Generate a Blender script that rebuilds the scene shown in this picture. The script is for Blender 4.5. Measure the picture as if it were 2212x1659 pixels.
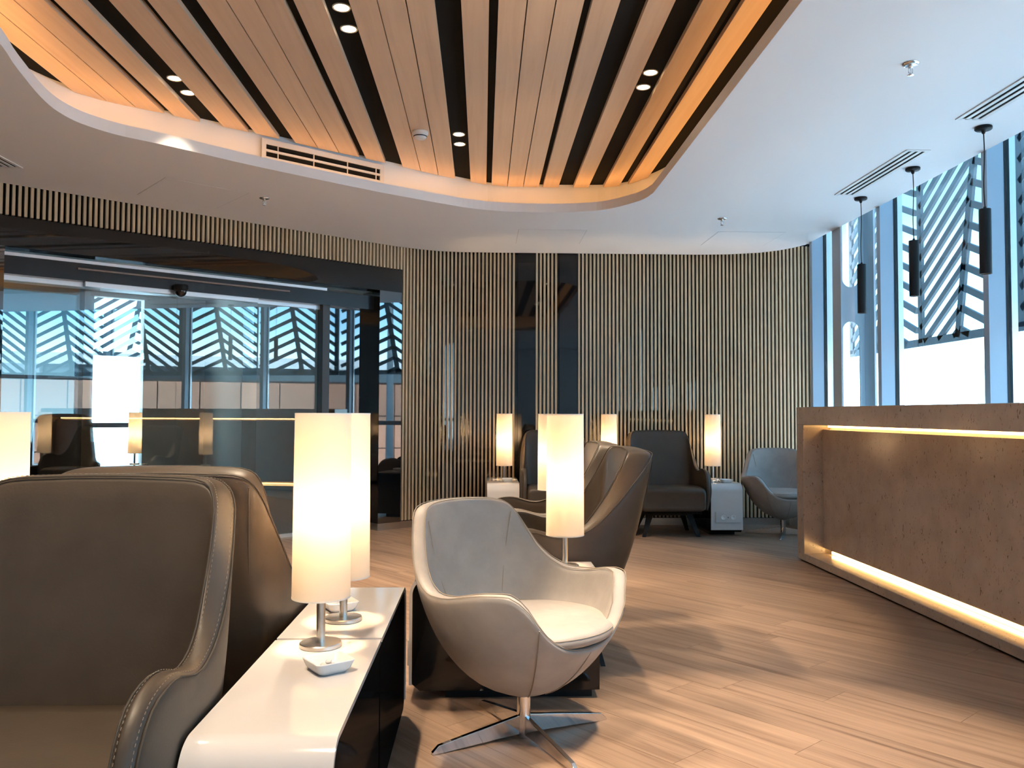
import bpy, bmesh, math, random
from mathutils import Vector, Matrix
import numpy as np

# ------------------------------------------------------------------ reset
for o in list(bpy.data.objects):
    bpy.data.objects.remove(o, do_unlink=True)
SC = bpy.context.scene
COL = SC.collection
PI = math.pi
rnd = random.Random(7)

# ------------------------------------------------------------------ camera
cam_d = bpy.data.cameras.new('camera')
cam = bpy.data.objects.new('camera', cam_d)
COL.objects.link(cam)
cam_d.sensor_width = 36.0
cam_d.sensor_fit = 'HORIZONTAL'
cam_d.lens = 1790.0 / 2212.0 * 36.0
cam_d.clip_start = 0.05
cam_d.clip_end = 500
_y, _p, _r = math.radians(2.0), math.radians(2.05), math.radians(0.2)
fw = Vector((math.sin(_y) * math.cos(_p), math.cos(_y) * math.cos(_p), math.sin(_p)))
rt = Vector((math.cos(_y), -math.sin(_y), 0))
up = rt.cross(fw)
rt2 = rt * math.cos(_r) + up * math.sin(_r)
up2 = up * math.cos(_r) - rt * math.sin(_r)
m = Matrix((rt2, up2, -fw)).transposed().to_4x4()
m.translation = Vector((0, 0, 1.10))
cam.matrix_world = m
SC.camera = cam

# ------------------------------------------------------------------ sky, sun, exposure
SC.view_settings.view_transform = 'Standard'
SC.view_settings.look = 'None'
SC.view_settings.exposure = 0.95
SC.view_settings.gamma = 1.0
SC.view_settings.use_curve_mapping = False

world = bpy.data.worlds.new('world')
SC.world = world
world.use_nodes = True
wn = world.node_tree
wn.nodes.clear()
w_out = wn.nodes.new('ShaderNodeOutputWorld')
w_bg = wn.nodes.new('ShaderNodeBackground')
w_tc = wn.nodes.new('ShaderNodeTexCoord')
w_sep = wn.nodes.new('ShaderNodeSeparateXYZ')
w_ramp = wn.nodes.new('ShaderNodeValToRGB')
wn.links.new(w_tc.outputs['Generated'], w_sep.inputs[0])
wn.links.new(w_sep.outputs['Z'], w_ramp.inputs[0])
wn.links.new(w_ramp.outputs[0], w_bg.inputs['Color'])
wn.links.new(w_bg.outputs[0], w_out.inputs[0])
cr = w_ramp.color_ramp
cr.elements[0].position = 0.0
cr.elements[0].color = (0.68, 0.86, 1.0, 1)
cr.elements[1].position = 1.0
cr.elements[1].color = (0.042, 0.098, 0.175, 1)
e = cr.elements.new(0.10); e.color = (0.15, 0.28, 0.39, 1)
e = cr.elements.new(0.22); e.color = (0.039, 0.087, 0.115, 1)
e = cr.elements.new(0.45); e.color = (0.039, 0.087, 0.132, 1)
w_bg.inputs['Strength'].default_value = 11.5

sun_d = bpy.data.lights.new('sun', 'SUN')
sun = bpy.data.objects.new('sun', sun_d)
COL.objects.link(sun)
sun_d.energy = 10.0
sun_d.angle = 0.01
sun_d.color = (1.0, 0.98, 0.96)
sun.rotation_euler = Vector((-0.25, 0.35, 0.9)).to_track_quat('Z', 'Y').to_euler()
sun.location = (0, 0, 30)

# ------------------------------------------------------------------ materials
MATS = {}
def mat(name, col, rough=0.5, metal=0.0, spec=0.5, coat=0.0, noise=None, bump=None, sheen=0.0):
    """noise=(scale xyz, amount, detail) varies the colour; bump=(scale, strength)."""
    if name in MATS:
        return MATS[name]
    M = bpy.data.materials.new(name)
    M.use_nodes = True
    nt = M.node_tree
    b = nt.nodes['Principled BSDF']
    b.inputs['Base Color'].default_value = (*col, 1)
    b.inputs['Roughness'].default_value = rough
    b.inputs['Metallic'].default_value = metal
    b.inputs['Specular IOR Level'].default_value = spec
    b.inputs['Coat Weight'].default_value = coat
    if sheen:
        b.inputs['Sheen Weight'].default_value = sheen
    if noise or bump:
        tc = nt.nodes.new('ShaderNodeTexCoord')
    if noise:
        sc_, amt, det = noise
        mp = nt.nodes.new('ShaderNodeMapping')
        mp.inputs['Scale'].default_value = sc_
        nz = nt.nodes.new('ShaderNodeTexNoise')
        nz.inputs['Scale'].default_value = 1.0
        nz.inputs['Detail'].default_value = det
        nz.inputs['Roughness'].default_value = 0.6
        rp = nt.nodes.new('ShaderNodeValToRGB')
        rp.color_ramp.elements[0].position = 0.3
        rp.color_ramp.elements[1].position = 0.7
        rp.color_ramp.elements[0].color = (*[c * (1 - amt) for c in col], 1)
        rp.color_ramp.elements[1].color = (*[min(1, c * (1 + amt)) for c in col], 1)
        nt.links.new(tc.outputs['Object'], mp.inputs[0])
        nt.links.new(mp.outputs[0], nz.inputs[0])
        nt.links.new(nz.outputs['Fac'], rp.inputs[0])
        nt.links.new(rp.outputs[0], b.inputs['Base Color'])
    if bump:
        nz2 = nt.nodes.new('ShaderNodeTexNoise')
        nz2.inputs['Scale'].default_value = bump[0]
        nz2.inputs['Detail'].default_value = 3
        bp = nt.nodes.new('ShaderNodeBump')
        bp.inputs['Strength'].default_value = bump[1]
        bp.inputs['Distance'].default_value = 0.002
        nt.links.new(tc.outputs['Object'], nz2.inputs[0])
        nt.links.new(nz2.outputs['Fac'], bp.inputs['Height'])
        nt.links.new(bp.outputs[0], b.inputs['Normal'])
    MATS[name] = M
    return M

def emis(name, col, strength):
    if name in MATS:
        return MATS[name]
    M = bpy.data.materials.new(name)
    M.use_nodes = True
    nt = M.node_tree
    nt.nodes.clear()
    o = nt.nodes.new('ShaderNodeOutputMaterial')
    em = nt.nodes.new('ShaderNodeEmission')
    em.inputs[0].default_value = (*col, 1)
    em.inputs[1].default_value = strength
    nt.links.new(em.outputs[0], o.inputs[0])
    MATS[name] = M
    return M

def glassmat(name, tint, refl, rough=0.0, fresnel=True):
    if name in MATS:
        return MATS[name]
    M = bpy.data.materials.new(name)
    M.use_nodes = True
    nt = M.node_tree
    nt.nodes.clear()
    o = nt.nodes.new('ShaderNodeOutputMaterial')
    tr = nt.nodes.new('ShaderNodeBsdfTransparent')
    tr.inputs[0].default_value = (*tint, 1)
    gl = nt.nodes.new('ShaderNodeBsdfGlossy')
    gl.inputs['Roughness'].default_value = rough
    mx = nt.nodes.new('ShaderNodeMixShader')
    lw = nt.nodes.new('ShaderNodeLayerWeight')
    lw.inputs[0].default_value = 0.5
    pw = nt.nodes.new('ShaderNodeMath'); pw.operation = 'POWER'; pw.inputs[1].default_value = 4.0
    nt.links.new(lw.outputs['Facing'], pw.inputs[0])
    mr = nt.nodes.new('ShaderNodeMapRange')
    mr.inputs[3].default_value = refl
    mr.inputs[4].default_value = min(1.0, refl + 0.5)
    nt.links.new(pw.outputs[0], mr.inputs[0])
    nt.links.new(mr.outputs[0], mx.inputs[0])
    nt.links.new(tr.outputs[0], mx.inputs[1])
    nt.links.new(gl.outputs[0], mx.inputs[2])
    nt.links.new(mx.outputs[0], o.inputs[0])
    MATS[name] = M
    return M

def blackgloss(name, col, refl, rough=0.02):
    """back-painted dark glass: dark body under a mirror-like face"""
    if name in MATS:
        return MATS[name]
    M = bpy.data.materials.new(name)
    M.use_nodes = True
    nt = M.node_tree
    nt.nodes.clear()
    o = nt.nodes.new('ShaderNodeOutputMaterial')
    d = nt.nodes.new('ShaderNodeBsdfDiffuse')
    d.inputs[0].default_value = (*col, 1)
    gl = nt.nodes.new('ShaderNodeBsdfGlossy')
    gl.inputs['Roughness'].default_value = rough
    mx = nt.nodes.new('ShaderNodeMixShader')
    mx.inputs[0].default_value = refl
    nt.links.new(d.outputs[0], mx.inputs[1])
    nt.links.new(gl.outputs[0], mx.inputs[2])
    nt.links.new(mx.outputs[0], o.inputs[0])
    MATS[name] = M
    return M

def woodmat(name, dark, mid, light, rot, stretch=(1.2, 22, 22), rough=0.4, vary=0.12, spec=0.4):
    if name in MATS:
        return MATS[name]
    M = bpy.data.materials.new(name)
    M.use_nodes = True
    nt = M.node_tree
    b = nt.nodes['Principled BSDF']
    b.inputs['Roughness'].default_value = rough
    b.inputs['Specular IOR Level'].default_value = spec
    tc = nt.nodes.new('ShaderNodeTexCoord')
    oi = nt.nodes.new('ShaderNodeObjectInfo')
    mp0 = nt.nodes.new('ShaderNodeMapping')
    mp0.inputs['Rotation'].default_value = (0, 0, rot)
    mp = nt.nodes.new('ShaderNodeMapping')
    mp.inputs['Scale'].default_value = stretch
    off = nt.nodes.new('ShaderNodeVectorMath'); off.operation = 'SCALE'
    off.inputs[0].default_value = (7.3, 31.7, 11.1)
    add = nt.nodes.new('ShaderNodeVectorMath'); add.operation = 'ADD'
    nz = nt.nodes.new('ShaderNodeTexNoise')
    nz.inputs['Scale'].default_value = 1.0
    nz.inputs['Detail'].default_value = 5
    nz.inputs['Roughness'].default_value = 0.62
    nz.inputs['Distortion'].default_value = 0.6
    rp = nt.nodes.new('ShaderNodeValToRGB')
    rp.color_ramp.elements[0].position = 0.30
    rp.color_ramp.elements[0].color = (*dark, 1)
    rp.color_ramp.elements[1].position = 0.72
    rp.color_ramp.elements[1].color = (*light, 1)
    q = rp.color_ramp.elements.new(0.48); q.color = (*mid, 1)
    hsv = nt.nodes.new('ShaderNodeHueSaturation')
    mr = nt.nodes.new('ShaderNodeMapRange')
    mr.inputs[3].default_value = 1 - vary
    mr.inputs[4].default_value = 1 + vary
    L = nt.links.new
    L(tc.outputs['Object'], mp0.inputs[0]); L(mp0.outputs[0], mp.inputs[0])
    L(oi.outputs['Random'], off.inputs['Scale']); L(mp.outputs[0], add.inputs[0]); L(off.outputs[0], add.inputs[1])
    L(add.outputs[0], nz.inputs[0]); L(nz.outputs['Fac'], rp.inputs[0]); L(rp.outputs[0], hsv.inputs['Color'])
    L(oi.outputs['Random'], mr.inputs[0]); L(mr.outputs[0], hsv.inputs['Value']); L(hsv.outputs[0], b.inputs['Base Color'])
    MATS[name] = M
    return M

FLOOR_ANG = math.radians(-50.6)
m_floor = woodmat('floor_wood', (0.165, 0.100, 0.064), (0.285, 0.190, 0.132), (0.385, 0.258, 0.178), -FLOOR_ANG,
                  stretch=(0.9, 26, 26), rough=0.42, vary=0.09)
m_plank = woodmat('ceiling_oak', (0.65, 0.465, 0.325), (0.70, 0.51, 0.36), (0.74, 0.55, 0.395), 0,
                  stretch=(24, 1.0, 24), rough=0.45, vary=0.06)
m_slat = woodmat('slat_oak', (0.55, 0.43, 0.275), (0.62, 0.49, 0.32), (0.68, 0.55, 0.37), 0,
                 stretch=(60, 60, 2), rough=0.55, vary=0.07)
m_ceil = mat('ceiling_paint', (0.86, 0.865, 0.875), 0.75, spec=0.2)
m_wallp = mat('wall_paint', (0.72, 0.715, 0.71), 0.8, spec=0.2)
m_black = mat('black_felt', (0.012, 0.012, 0.012), 0.9, spec=0.1)
m_blackwall = blackgloss('black_wall_glass', (0.006, 0.007, 0.009), 0.045, 0.03)
m_gloss = blackgloss('door_surround_gloss', (0.008, 0.010, 0.012), 0.20, 0.015)
m_lintel = blackgloss('lintel_gloss', (0.009, 0.010, 0.011), 0.055, 0.03)
m_white = mat('white_gloss', (0.60, 0.575, 0.56), 0.08, spec=0.55, coat=0.3)
m_cab = blackgloss('cabinet_black', (0.005, 0.005, 0.005), 0.055, 0.06)
m_steel = mat('brushed_steel', (0.62, 0.60, 0.57), 0.28, 1.0)
m_chrome = mat('chrome', (0.75, 0.75, 0.75), 0.08, 1.0)
m_blackmetal = mat('black_metal', (0.011, 0.011, 0.012), 0.5, spec=0.22)
m_ceramic = mat('white_ceramic', (0.82, 0.82, 0.81), 0.12, spec=0.6)
m_whiteplastic = mat('white_plastic', (0.75, 0.74, 0.72), 0.4)
m_alu = mat('aluminium', (0.66, 0.69, 0.72), 0.35, 0.85)
m_fin = mat('painted_mullion', (0.36, 0.47, 0.58), 0.4, spec=0.5)
m_flange = mat('painted_steel_column', (0.42, 0.47, 0.52), 0.5)
m_rubber = mat('black_gasket', (0.010, 0.011, 0.014), 0.6)
m_beige = mat('beige_leather', (0.32, 0.295, 0.275), 0.5, spec=0.35, noise=((9, 9, 9), 0.10, 4), bump=(140, 0.12))
m_taupe = mat('taupe_leather', (0.056, 0.042, 0.030), 0.46, spec=0.40, noise=((8, 8, 8), 0.12, 4), bump=(150, 0.12))
m_seam = mat('seam_thread', (0.26, 0.22, 0.175), 0.7)
m_seamd = mat('dark_seam', (0.05, 0.04, 0.03), 0.7)
m_stitch = mat('stitch_thread', (0.23, 0.18, 0.13), 0.7)
m_screen = mat('screen_steel', (0.10, 0.13, 0.15), 0.6, spec=0.3)
m_winglass = glassmat('window_glass', (0.85, 0.955, 0.99), 0.02)
m_doorglass = glassmat('door_glass', (0.90, 0.94, 0.94), 0.12)
m_led = emis('led_amber', (1.0, 0.50, 0.16), 8.0)
m_led2 = emis('led_counter', (1.0, 0.58, 0.20), 9.0)
m_lens = emis('downlight_lens', (1.0, 0.80, 0.52), 6.0)
m_bulb = emis('bulb_glow', (1.0, 0.68, 0.39), 370.0)

# lamp shade: thin fabric, half reflecting, half letting the bulb through
m_shade = bpy.data.materials.new('shade_fabric'); m_shade.use_nodes = True
_nt = m_shade.node_tree; _nt.nodes.clear()
_o = _nt.nodes.new('ShaderNodeOutputMaterial'); _d = _nt.nodes.new('ShaderNodeBsdfDiffuse'); _t = _nt.nodes.new('ShaderNodeBsdfTranslucent')
_mx = _nt.nodes.new('ShaderNodeMixShader'); _mx.inputs[0].default_value = 0.5
_d.inputs[0].default_value = (0.80, 0.76, 0.70, 1); _t.inputs[0].default_value = (0.85, 0.80, 0.72, 1)
_nt.links.new(_d.outputs[0], _mx.inputs[1]); _nt.links.new(_t.outputs[0], _mx.inputs[2]); _nt.links.new(_mx.outputs[0], _o.inputs[0])

# quartz stone of the counter: beige with short dark flecks
def quartz():
    M = bpy.data.materials.new('beige_quartz'); M.use_nodes = True
    nt = M.node_tree; b = nt.nodes['Principled BSDF']
    b.inputs['Roughness'].default_value = 0.16
    b.inputs['Specular IOR Level'].default_value = 0.5
    tc = nt.nodes.new('ShaderNodeTexCoord')
    mp = nt.nodes.new('ShaderNodeMapping'); mp.inputs['Scale'].default_value = (34, 34, 15)
    n1 = nt.nodes.new('ShaderNodeTexNoise'); n1.inputs['Scale'].default_value = 1.6; n1.inputs['Detail'].default_value = 6; n1.inputs['Distortion'].default_value = 1.8
    r1 = nt.nodes.new('ShaderNodeValToRGB')
    r1.color_ramp.elements[0].position = 0.31; r1.color_ramp.elements[0].color = (0.19, 0.15, 0.115, 1)
    r1.color_ramp.elements[1].position = 0.375; r1.color_ramp.elements[1].color = (0.52, 0.44, 0.375, 1)
    n2 = nt.nodes.new('ShaderNodeTexNoise'); n2.inputs['Scale'].default_value = 9; n2.inputs['Detail'].default_value = 5
    r2 = nt.nodes.new('ShaderNodeValToRGB')
    r2.color_ramp.elements[0].position = 0.3; r2.color_ramp.elements[0].color = (0.86, 0.85, 0.84, 1)
    r2.color_ramp.elements[1].position = 0.7; r2.color_ramp.elements[1].color = (1, 1, 1, 1)
    mx = nt.nodes.new('ShaderNodeMix'); mx.data_type = 'RGBA'; mx.blend_type = 'MULTIPLY'; mx.inputs[0].default_value = 1
    L = nt.links.new
    L(tc.outputs['Object'], mp.inputs[0]); L(mp.outputs[0], n1.inputs[0]); L(n1.outputs['Fac'], r1.inputs[0])
    L(tc.outputs['Object'], n2.inputs[0]); L(n2.outputs['Fac'], r2.inputs[0])
    L(r1.outputs[0], mx.inputs[6]); L(r2.outputs[0], mx.inputs[7]); L(mx.outputs[2], b.inputs['Base Color'])
    return M
m_quartz = quartz()

# ------------------------------------------------------------------ mesh helpers
def obj(name, bm, material, parent=None, smooth=False, loc=None, rot=None):
    bmesh.ops.recalc_face_normals(bm, faces=bm.faces)
    me = bpy.data.meshes.new(name)
    bm.to_mesh(me); bm.free()
    if material: me.materials.append(material)
    if smooth:
        for p in me.polygons: p.use_smooth = True
    o = bpy.data.objects.new(name, me)
    COL.objects.link(o)
    if parent: o.parent = parent
    if loc is not None: o.location = loc
    if rot is not None: o.rotation_euler = rot
    return o

def bevel(o, w, seg=2, ang=40):
    b = o.modifiers.new('bevel', 'BEVEL'); b.width = w; b.segments = seg
    b.limit_method = 'ANGLE'; b.angle_limit = math.radians(ang)
    for p in o.data.polygons: p.use_smooth = True
    try:
        o.data.set_sharp_from_angle(angle=math.radians(40))
    except Exception:
        pass
    b.harden_normals = False
    return o

def subsurf(o, lv=1):
    s = o.modifiers.new('subsurf', 'SUBSURF'); s.levels = lv; s.render_levels = lv
    return o

def box(bm, x0, x1, y0, y1, z0, z1):
    v = [bm.verts.new(p) for p in ((x0, y0, z0), (x1, y0, z0), (x1, y1, z0), (x0, y1, z0), (x0, y0, z1), (x1, y0, z1), (x1, y1, z1), (x0, y1, z1))]
    for f in ((0, 3, 2, 1), (4, 5, 6, 7), (0, 1, 5, 4), (1, 2, 6, 5), (2, 3, 7, 6), (3, 0, 4, 7)):
        bm.faces.new([v[i] for i in f])
    return bm

def boxbm(*a): return box(bmesh.new(), *a)

def prism(bm, pts, z0, z1):
    lo = [bm.verts.new((p[0], p[1], z0)) for p in pts]
    hi = [bm.verts.new((p[0], p[1], z1)) for p in pts]
    n = len(pts)
    bm.faces.new(lo[::-1]); bm.faces.new(hi)
    for i in range(n):
        bm.faces.new((lo[i], lo[(i + 1) % n], hi[(i + 1) % n], hi[i]))
    return bm

def profile(bm, pts, axis, a0, a1):
    """closed 2-D outline swept along an axis; pts are (p,q) in the other two axes in xyz order"""
    def P(p, a):
        if axis == 'x': return (a, p[0], p[1])
        if axis == 'y': return (p[0], a, p[1])
        return (p[0], p[1], a)
    lo = [bm.verts.new(P(p, a0)) for p in pts]; hi = [bm.verts.new(P(p, a1)) for p in pts]
    n = len(pts)
    bm.faces.new(lo); bm.faces.new(hi[::-1])
    for i in range(n):
        bm.faces.new((lo[i], lo[(i + 1) % n], hi[(i + 1) % n], hi[i]))
    return bm

def lathe(bm, prof, seg=32, c=(0, 0, 0), close=True):
    """prof: list of (r,z); r=0 ends give poles"""
    rings = []
    for r, z in prof:
        if r <= 1e-6:
            rings.append([bm.verts.new((c[0], c[1], c[2] + z))])
        else:
            rings.append([bm.verts.new((c[0] + r * math.cos(2 * PI * i / seg), c[1] + r * math.sin(2 * PI * i / seg), c[2] + z)) for i in range(seg)])
    for a, b in zip(rings, rings[1:]):
        if len(a) == 1 and len(b) == 1: continue
        for i in range(seg):
            j = (i + 1) % seg
            if len(a) == 1: bm.faces.new((a[0], b[i], b[j]))
            elif len(b) == 1: bm.faces.new((a[i], a[j], b[0]))
            else: bm.faces.new((a[i], a[j], b[j], b[i]))
    return bm

def tube(bm, pts, r, seg=8, closed=False):
    pts = [Vector(p) for p in pts]
    rings = []
    n = len(pts)
    prev = None
    for i, p in enumerate(pts):
        if closed: t = pts[(i + 1) % n] - pts[i - 1]
        else: t = pts[min(i + 1, n - 1)] - pts[max(i - 1, 0)]
        t.normalize()
        a = prev if prev is not None else (Vector((0, 0, 1)) if abs(t.z) < 0.9 else Vector((1, 0, 0)))
        s = t.cross(a)
        if s.length < 1e-6: s = t.orthogonal()
        s.normalize(); w = s.cross(t).normalized(); prev = w
        rings.append([bm.verts.new(p + (s * math.cos(2 * PI * k / seg) + w * math.sin(2 * PI * k / seg)) * r) for k in range(seg)])
    R = list(zip(rings, rings[1:]))
    if closed: R.append((rings[-1], rings[0]))
    for A_, B_ in R:
        for k in range(seg):
            bm.faces.new((A_[k], A_[(k + 1) % seg], B_[(k + 1) % seg], B_[k]))
    if not closed:
        bm.faces.new(rings[0][::-1]); bm.faces.new(rings[-1])
    return bm

def loft(bm, rings, cap0=False, cap1=False, closed=False):
    V = [[bm.verts.new(p) for p in r] for r in rings]
    for a, b in zip(V, V[1:]):
        n = len(a)
        for k in range(n if closed else n - 1):
            bm.faces.new((a[k], a[(k + 1) % n], b[(k + 1) % n], b[k]))
    if cap0: bm.faces.new(V[0][::-1])
    if cap1: bm.faces.new(V[-1])
    return bm

def crom(keys, n):
    """Catmull-Rom through rows of a key array -> n rows (uniform in key index)"""
    K = np.array(keys, float); N = len(K); out = []
    for s in np.linspace(0, N - 1, n):
        i = min(int(s), N - 2); t = s - i
        p0 = K[max(i - 1, 0)]; p1 = K[i]; p2 = K[i + 1]; p3 = K[min(i + 2, N - 1)]
        out.append(0.5 * ((2 * p1) + (-p0 + p2) * t + (2 * p0 - 5 * p1 + 4 * p2 - p3) * t * t + (-p0 + 3 * p1 - 3 * p2 + p3) * t ** 3))
    return np.array(out)

def thing(name, label, cat, loc=(0, 0, 0), rz=0.0, group=None):
    o = bpy.data.objects.new(name, None)
    COL.objects.link(o)
    o.empty_display_size = 0.1
    o.location = loc; o.rotation_euler = (0, 0, rz)
    o['label'] = label; o['category'] = cat
    if group: o['group'] = group
    return o

def tag(o, label, cat, group=None):
    o['label'] = label; o['category'] = cat
    if group: o['group'] = group
    return o

def struct(name, bm=None, material=None, loc=None, rot=None, smooth=False):
    if bm is None:
        o = bpy.data.objects.new(name, None); COL.objects.link(o)
        o.empty_display_size = 0.1
        if loc is not None: o.location = loc
        if rot is not None: o.rotation_euler = rot
    else:
        o = obj(name, bm, material, None, smooth, loc, rot)
    o['kind'] = 'structure'
    return o

def dup(root, label, loc, rz, group=None):
    r = root.copy(); COL.objects.link(r)
    r.location = loc; r.rotation_euler = (0, 0, rz); r['label'] = label
    if group: r['group'] = group
    for ch in list(root.children):
        c = ch.copy(); COL.objects.link(c); c.parent = r
        for g in list(ch.children):
            d = g.copy(); COL.objects.link(d); d.parent = c
    return r

def piece(name, mesh, parent, loc, rz=0.0):
    o = bpy.data.objects.new(name, mesh); COL.objects.link(o)
    o.parent = parent; o.location = loc; o.rotation_euler = (0, 0, rz)
    return o

# ------------------------------------------------------------------ plan of the room
A0 = Vector((-3.38, 5.86))                 # point on the front plane of the door wall
TH = math.radians(39.4)
U = Vector((math.cos(TH), math.sin(TH)))   # along the door wall, towards the back
NO = Vector((-U.y, U.x))                   # out of the room through the doors
def W(u, n=0.0): 
    p = A0 + U * u + NO * n
    return (p.x, p.y)
BACK = 8.21
WX = 3.03                                   # inner line of the window wall
CZ = 2.70                                   # ceiling
DECK = 3.05                                 # slab above

# ---- floor: base sheet plus planks one by one
room = [W(-4.6, 0.1), (-6.95, -4.0), (3.15, -4.0), (3.15, 8.26), W(3.78, 0.1)]
floor = struct('floor', prism(bmesh.new(), room, -0.12, -0.003), mat('floor_joint', (0.16, 0.11, 0.08), 0.8))

def clip(poly, a, b):
    """keep the side left of a->b"""
    out = []
    ax, ay = a; bx, by = b
    def side(p): return (bx - ax) * (p[1] - ay) - (by - ay) * (p[0] - ax)
    for i in range(len(poly)):
        p, q = poly[i - 1], poly[i]
        sp, sq = side(p), side(q)
        if (sp >= 0) != (sq >= 0):
            t = sp / (sp - sq); out.append((p[0] + (q[0] - p[0]) * t, p[1] + (q[1] - p[1]) * t))
        if sq >= 0: out.append(q)
    return out
room_ccw = [W(-4.6, 0.1), (-6.95, -4.0), (3.14, -4.0), (3.14, 8.25), W(3.78, 0.1)]
fd = Vector((math.cos(FLOOR_ANG), math.sin(FLOOR_ANG))); fn = Vector((-fd.y, fd.x))
PW, PL, GAP = 0.178, 1.22, 0.0006
rest = bmesh.new()
nplank = 0
cands = []
for r in range(-60, 60):
    off = rnd.random() * PL
    for c in range(-10, 12):
        s0 = c * PL + off; t0 = r * PW
        quad = [fd * s + fn * t for s, t in ((s0 + GAP, t0 + GAP), (s0 + PL - GAP, t0 + GAP), (s0 + PL - GAP, t0 + PW - GAP), (s0 + GAP, t0 + PW - GAP))]
        poly = [(q.x, q.y) for q in quad]
        for i in range(len(room_ccw)):
            poly = clip(poly, room_ccw[i], room_ccw[(i + 1) % len(room_ccw)])
            if len(poly) < 3: break
        if len(poly) < 3: continue
        cx = sum(p[0] for p in poly) / len(poly); cy = sum(p[1] for p in poly) / len(poly)
        ys = max(p[1] for p in poly)
        seen = ys > 1.6 and cx > -0.72 * cy - 0.8 and cx < 0.75 * cy + 0.8
        cands.append((0 if seen else 1, math.hypot(cx, cy), poly))
cands.sort(key=lambda t: (t[0], t[1]))
for flag, dist, poly in cands:
    if flag == 0 and nplank < 298:
        o = obj('plank', prism(bmesh.new(), poly, -0.004, 0.0), m_floor, floor)
        nplank += 1
    else:
        prism(rest, poly, -0.004, 0.0)
fr = obj('floor_planks_elsewhere', rest, m_floor, floor); fr['kind'] = 'stuff'
# floor of the room beyond the glass doors
bey = [W(-4.6, 0.11), W(3.78, 0.11), W(3.78, 6.6), W(-4.6, 6.6)]
floor_b = struct('floor', prism(bmesh.new(), bey, -0.12, 0.0), mat('floor_beyond', (0.30, 0.26, 0.22), 0.5))

# ---- ceiling with its opening
hole = [(-1.95, 3.25), (-2.13, 3.72), (-2.21, 4.03), (-2.255, 4.25), (-2.27, 4.44), (-2.235, 4.62), (-2.12, 4.80), (-1.97, 4.93), (-1.80, 5.08), (-1.48, 5.385),
        (-0.816, 5.93), (-0.46, 6.185), (-0.29, 6.30), (-0.13, 6.40), (0.054, 6.475), (0.25, 6.512), (0.443, 6.52), (0.68, 6.505), (0.886, 6.445), (1.01, 6.35),
        (1.114, 6.215), (1.18, 6.10), (1.215, 5.95), (1.225, 5.7), (1.225, 4.0), (1.225, 1.2), (1.20, 0.95), (1.10, 0.72), (0.92, 0.60), (0.7, 0.57), (0.0, 0.57), (-0.55, 0.60), (-0.75, 0.72), (-0.87, 0.90)]
outl = [(-2.36, 2.90), (-2.50, 3.45), (-2.54, 3.88), (-2.55, 4.18), (-2.545, 4.45), (-2.48, 4.70), (-2.34, 4.93), (-2.13, 5.105), (-1.93, 5.265), (-1.62, 5.50),
        (-0.93, 6.045), (-0.60, 6.30), (-0.38, 6.46), (-0.16, 6.62), (0.03, 6.735), (0.22, 6.772), (0.45, 6.778), (0.74, 6.776), (1.00, 6.755), (1.17, 6.66),
        (1.30, 6.46), (1.38, 6.28), (1.43, 6.05), (1.445, 5.7), (1.445, 4.0), (1.445, 1.15), (1.41, 0.82), (1.28, 0.53), (1.03, 0.38), (0.75, 0.35), (0.0, 0.35), (-0.65, 0.38), (-0.95, 0.55), (-1.25, 0.85)]
def smooth_loop(pts, k):
    K = np.array(pts + pts[:1] , float); N = len(pts); out = []
    for i in range(N):
        p0, p1, p2, p3 = (np.array(pts[(i + d) % N], float) for d in (-1, 0, 1, 2))
        for j in range(k):
            t = j / k
            out.append(tuple(0.5 * ((2 * p1) + (-p0 + p2) * t + (2 * p0 - 5 * p1 + 4 * p2 - p3) * t * t + (-p0 + 3 * p1 - 3 * p2 + p3) * t ** 3)))
    return out
hole = smooth_loop(hole, 4); outl = smooth_loop(outl, 4)
ceil_edge = [W(-4.55, -0.012), W(3.30, -0.012), (-0.62, 8.06), (-0.436, 8.145), (-0.22, 8.18), (0.2, 8.19), (2.15, 8.19), (2.45, 8.155), (2.72, 8.06), (2.87, 7.94), (2.96, 7.81), (WX, 7.66), (WX, -3.95), (-6.9, -3.95)]
bm = bmesh.new()
def ring_edges(bm, pts, z):
    v = [bm.verts.new((p[0], p[1], z)) for p in pts]
    return v, [bm.edges.new((v[i], v[(i + 1) % len(v)])) for i in range(len(v))]
va, ea = ring_edges(bm, hole, CZ)
vb, eb = ring_edges(bm, ceil_edge, CZ)
bmesh.ops.triangle_fill(bm, use_beauty=True, edges=ea + eb)
vc = [bm.verts.new((p[0], p[1], CZ + 0.07)) for p in hole]
vo = [bm.verts.new((p[0], p[1], CZ + 0.07)) for p in outl]
vt = [bm.verts.new((p[0], p[1], 3.0)) for p in outl]
n = len(hole)
for i in range(n):
    j = (i + 1) % n
    bm.faces.new((va[i], va[j], vc[j], vc[i]))
    bm.faces.new((vc[i], vc[j], vo[j], vo[i]))
    bm.faces.new((vo[i], vo[j], vt[j], vt[i]))
# upstand along the outer edge
vd = [bm.verts.new((p[0], p[1], CZ + 0.05)) for p in ceil_edge]
for i in range(len(vb)):
    j = (i + 1) % len(vb)
    bm.faces.new((vb[i], vb[j], vd[j], vd[i]))
ceiling = struct('ceiling', bm, m_ceil)
# black backing above the planks
bm = bmesh.new(); prism(bm, outl, 2.995, 3.01)
obj('backing_board', bm, m_black, ceiling)
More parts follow.
